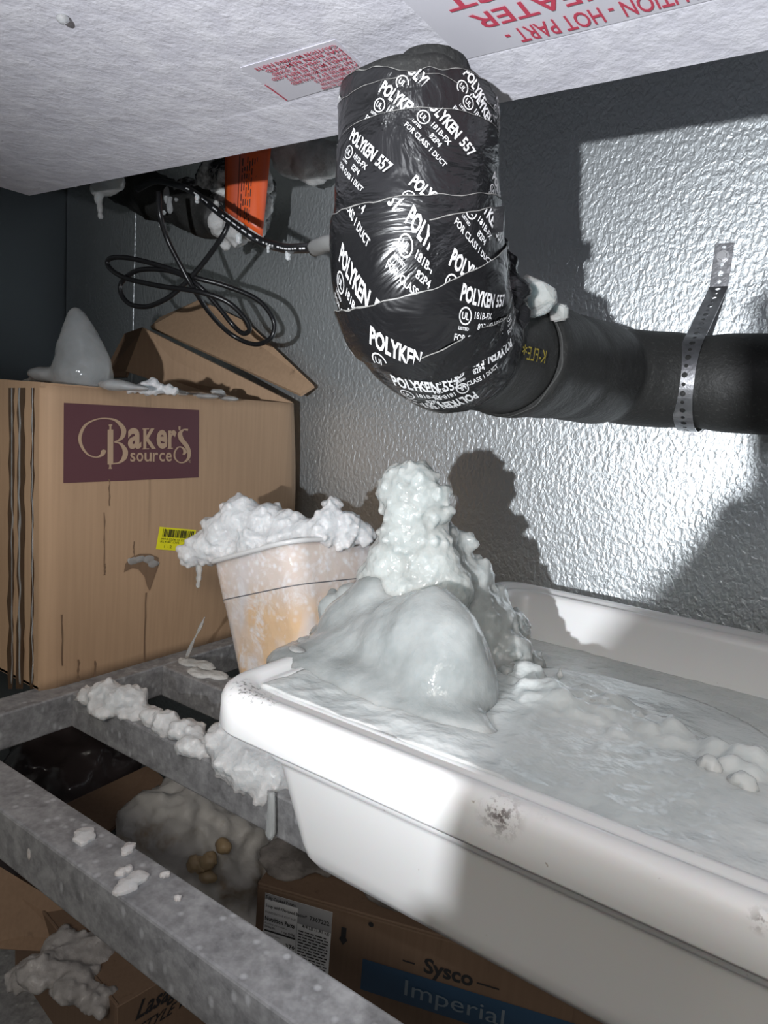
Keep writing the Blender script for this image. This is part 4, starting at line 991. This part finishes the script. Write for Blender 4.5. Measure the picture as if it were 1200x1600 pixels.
P.lay('lettering', lambda u, v: s0+fd*u+Vector((0, 0, v))+fn_*.0012, M_BLACKINK, fbox)
P = Print(); P.ring(0, 0, .0032, .0032, 10); P.v = [(a, b+.002) for a, b in P.v]; d0 = atP(580, 1446, q0, fn_); P.lay('hole_mark', lambda u, v: d0+fd*u+Vector((0, 0, v))+fn_*.0012, M_BLACKINK, fbox)
a0 = atP(537, 1463, q0, fn_); P = Print(); P.add([(-.003, .012), (.003, .012), (.003, .0), (.005, -.003), (0, -.010), (-.005, -.003), (-.003, 0)], [[0, 1, 2, 3, 4, 5, 6]]); P.lay('arrow_mark', lambda u, v: a0+fd*u+Vector((0, 0, v))+fn_*.0012, M_BLACKINK, fbox)
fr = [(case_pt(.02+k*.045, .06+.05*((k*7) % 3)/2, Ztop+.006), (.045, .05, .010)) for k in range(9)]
tag(new_obj('frost_layer', blob_mesh('frost_layer', fr, .005, [('CLOUDS', .03, .012), ('CLOUDS', .01, .004)], 2), m_ice('dark_frost', (.10, .09, .085), (.30, .28, .27), .7, 0, .1, 60, .6, .004, .2)), 'dark frost covering the top of the case with the nutrition label', 'frost')  # frost in a mottled dark grey
# frost-covered food bag between the case and the rails
bagb = []
for (x, y, d, r) in [(250, 1290, .98, 60), (290, 1270, 1.0, 55), (330, 1300, 1.0, 60), (370, 1320, 1.0, 50), (280, 1340, .97, 60), (340, 1360, .97, 50), (230, 1310, .97, 40), (385, 1370, .97, 40), (310, 1400, .97, 60), (390, 1300, 1.02, 40)]:
    p = ray(x, y)*d; q = pxr(p, r); bagb.append((p, (q, q, q)))
bagb += [((p[0]+Vector((0, .03, -.10))), (.09, .08, .13)) for p in (bagb[2], bagb[4], bagb[0], bagb[7])]
lowest = min(b[0].z-b[1][2] for b in bagb)
bg = thing('food_bag', bagb[0][0], 'lumpy frost covered food bag lying below the middle rail', 'bag')
new_obj('bag_skin', blob_mesh('bag_skin', bagb, .006, [('CLOUDS', .06, .05), ('CLOUDS', .02, .016)], 3), m_bagfood(), bg)
for (x, y, d, r) in [(308, 1352, .925, 17), (326, 1345, .92, 15), (322, 1368, .92, 14), (350, 1322, .93, 11)]:
    p = ray(x, y)*d; q = pxr(p, r); new_obj('food_piece', blob_mesh('food_piece', [(p, (q, q, q*.8)), (p+Vector((q*.6, 0, q*.2)), (q*.7, q*.6, q*.6))], .003, [('CLOUDS', .02, .014), ('CLOUDS', .007, .004)], 2), M_TANFOOD, bg)
# dark bag and brown carton under the box end
dk = [(ray(x, y)*d, pxr(ray(x, y)*d, r)) for x, y, d, r in [(90, 1180, 1.12, 70), (140, 1195, 1.1, 55), (60, 1210, 1.08, 60), (110, 1230, 1.06, 50), (180, 1190, 1.12, 40), (110, 1260, 1.1, 80)]]
tag(new_obj('plastic_bag', blob_mesh('plastic_bag', [(a, (b, b, b)) for a, b in dk]+[(dk[0][0]-Vector((0, 0, .2)), (.12, .1, .14))], .006, [('CLOUDS', .06, .03), ('VORONOI', .04, .01)], 3), M_BAG), 'dark crumpled plastic bag in the shadow below the cardboard box', 'bag')
c_ = [ray(x, y)*d for x, y, d in [(95, 1262, 1.0), (235, 1196, 1.08), (262, 1225, 1.05), (170, 1300, .98)]]
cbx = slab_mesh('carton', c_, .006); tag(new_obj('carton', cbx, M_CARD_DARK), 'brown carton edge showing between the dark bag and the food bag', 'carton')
# printed carton in the lower left corner with ice on it
K = ray(183, 1574)*.80
lx = thing('pasta_carton', Vector((K.x-.1, K.y+.08, LZ)), 'brown carton with black lettering in the lower left corner', 'carton')
rz = math.radians(-8); ex = Vector((math.cos(rz), math.sin(rz), 0)); ey = Vector((-math.sin(rz), math.cos(rz), 0))
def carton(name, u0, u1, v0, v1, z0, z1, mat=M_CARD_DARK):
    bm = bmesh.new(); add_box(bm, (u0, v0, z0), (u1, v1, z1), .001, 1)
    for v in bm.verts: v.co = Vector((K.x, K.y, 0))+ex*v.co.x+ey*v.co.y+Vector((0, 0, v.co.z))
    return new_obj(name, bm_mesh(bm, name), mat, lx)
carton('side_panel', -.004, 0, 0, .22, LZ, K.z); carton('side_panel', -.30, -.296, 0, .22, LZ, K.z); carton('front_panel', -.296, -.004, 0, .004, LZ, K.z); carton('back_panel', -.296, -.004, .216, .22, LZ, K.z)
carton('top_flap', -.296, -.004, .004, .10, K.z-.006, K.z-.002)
P = Print()
def cl(t, x, y, h, wd, bold):
    vs, fs = text_geo(t, bold, 2); a0 = min(v[0] for v in vs); a1 = max(v[0] for v in vs); P.add([(x+(v[0]-a0)/(a1-a0)*wd+v[1]*.012, y+v[1]/.7*h) for v in vs], fs)
cl('Lasagna', .022, -.030, .022, .075, .02); cl('STYLE WE', .022, -.052, .013, .08, .01)
P.lay('lettering', lambda u, v: Vector((K.x, K.y, K.z))+ey*u+Vector((0, 0, v))+ex*.0012, M_BLACKINK, lx)
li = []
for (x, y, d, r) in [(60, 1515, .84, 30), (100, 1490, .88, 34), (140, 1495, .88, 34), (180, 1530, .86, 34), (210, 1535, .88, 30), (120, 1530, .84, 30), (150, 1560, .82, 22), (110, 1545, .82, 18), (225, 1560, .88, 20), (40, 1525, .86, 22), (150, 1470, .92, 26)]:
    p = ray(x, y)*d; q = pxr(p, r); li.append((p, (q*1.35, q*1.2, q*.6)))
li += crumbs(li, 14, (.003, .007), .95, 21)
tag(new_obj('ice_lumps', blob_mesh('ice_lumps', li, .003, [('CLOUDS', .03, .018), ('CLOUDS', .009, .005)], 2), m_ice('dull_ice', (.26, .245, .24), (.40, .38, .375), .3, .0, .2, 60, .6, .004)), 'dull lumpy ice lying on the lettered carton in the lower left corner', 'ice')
b0 = [ray(x, y)*d for x, y, d in [(-40, 1330, .95), (140, 1440, .95), (120, 1490, .92), (-40, 1480, .90)]]
tag(new_obj('carton_flap', slab_mesh('carton_flap', b0, .005), M_CARD_WET_SHADE), 'loose brown carton flap behind the lumpy ice at the left edge', 'carton')

# ------------------------------------------------------------------ the phone and the hand holding it, just behind the lens (they throw the soft shadow at lower right)
def cp(x, y, z): return CR*x+CU*y+CF*z
ph = thing('phone', cp(-.026, -.04, -.01), 'dark phone held up by a hand at the camera position', 'phone')
bm = bmesh.new(); add_box(bm, (-.0645, -.115, -.0115), (.0125, .036, -.003), .0, 1)
bmesh.ops.bevel(bm, geom=[e for e in bm.edges if abs(e.verts[0].co.z-e.verts[1].co.z) > .005], offset=.010, segments=5, affect='EDGES')
for v in bm.verts: v.co = cp(*v.co)
new_obj('phone_case', bm_mesh(bm, 'phone_case'), M_PHONE, ph)
def skin_mesh(name, verts, edges, radii, root=0, sub=2):
    me = bpy.data.meshes.new(name); me.from_pydata([tuple(v) for v in verts], edges, []); o = bpy.data.objects.new('work', me); COL.objects.link(o)
    md = o.modifiers.new('sk', 'SKIN'); md.use_smooth_shade = True
    for i, r in enumerate(radii):
        sv = me.skin_vertices[0].data[i]; sv.radius = (r, r); sv.use_root = (i == root)
    o.modifiers.new('ss', 'SUBSURF').levels = sub
    dg = bpy.context.evaluated_depsgraph_get(); out = bpy.data.meshes.new_from_object(o.evaluated_get(dg)); out.name = name; bpy.data.objects.remove(o); out.shade_smooth(); return out
V = [cp(-.150, -.42, -.06), cp(-.132, -.28, -.045), cp(-.116, -.19, -.035), cp(-.106, -.130, -.031), cp(-.084, -.083, -.027)]
Ed = [(0, 1), (1, 2), (2, 3), (3, 4)]; Rd = [.056, .052, .046, .042, .031]
def chain(start, pts, rs):
    b = start
    for p, r in zip(pts, rs): V.append(cp(*p)); Rd.append(r); Ed.append((b, len(V)-1)); b = len(V)-1
chain(4, [(-.078, -.052, -.020), (-.068, -.044, -.004), (-.046, -.043, .006), (-.026, -.046, .006)], [.0095, .009, .0085, .007])
chain(4, [(-.082, -.075, -.020), (-.069, -.068, -.002), (-.046, -.067, .007), (-.022, -.069, .006)], [.0095, .009, .0085, .007])
chain(3, [(-.082, -.108, -.016), (-.066, -.100, .000), (-.044, -.097, .007), (-.022, -.098, .006)], [.0095, .009, .0085, .007])
chain(3, [(-.080, -.126, -.014), (-.064, -.120, .000), (-.046, -.117, .006), (-.030, -.117, .006)], [.0085, .008, .0075, .006])
chain(3, [(-.070, -.115, -.036), (-.050, -.092, -.030), (-.034, -.072, -.023), (-.028, -.056, -.021)], [.013, .011, .0095, .007])
hd = new_obj('hand', skin_mesh('hand', V, Ed, Rd, 2), M_SKIN); tag(hd, 'hand and forearm gripping the phone at the camera position', 'person')
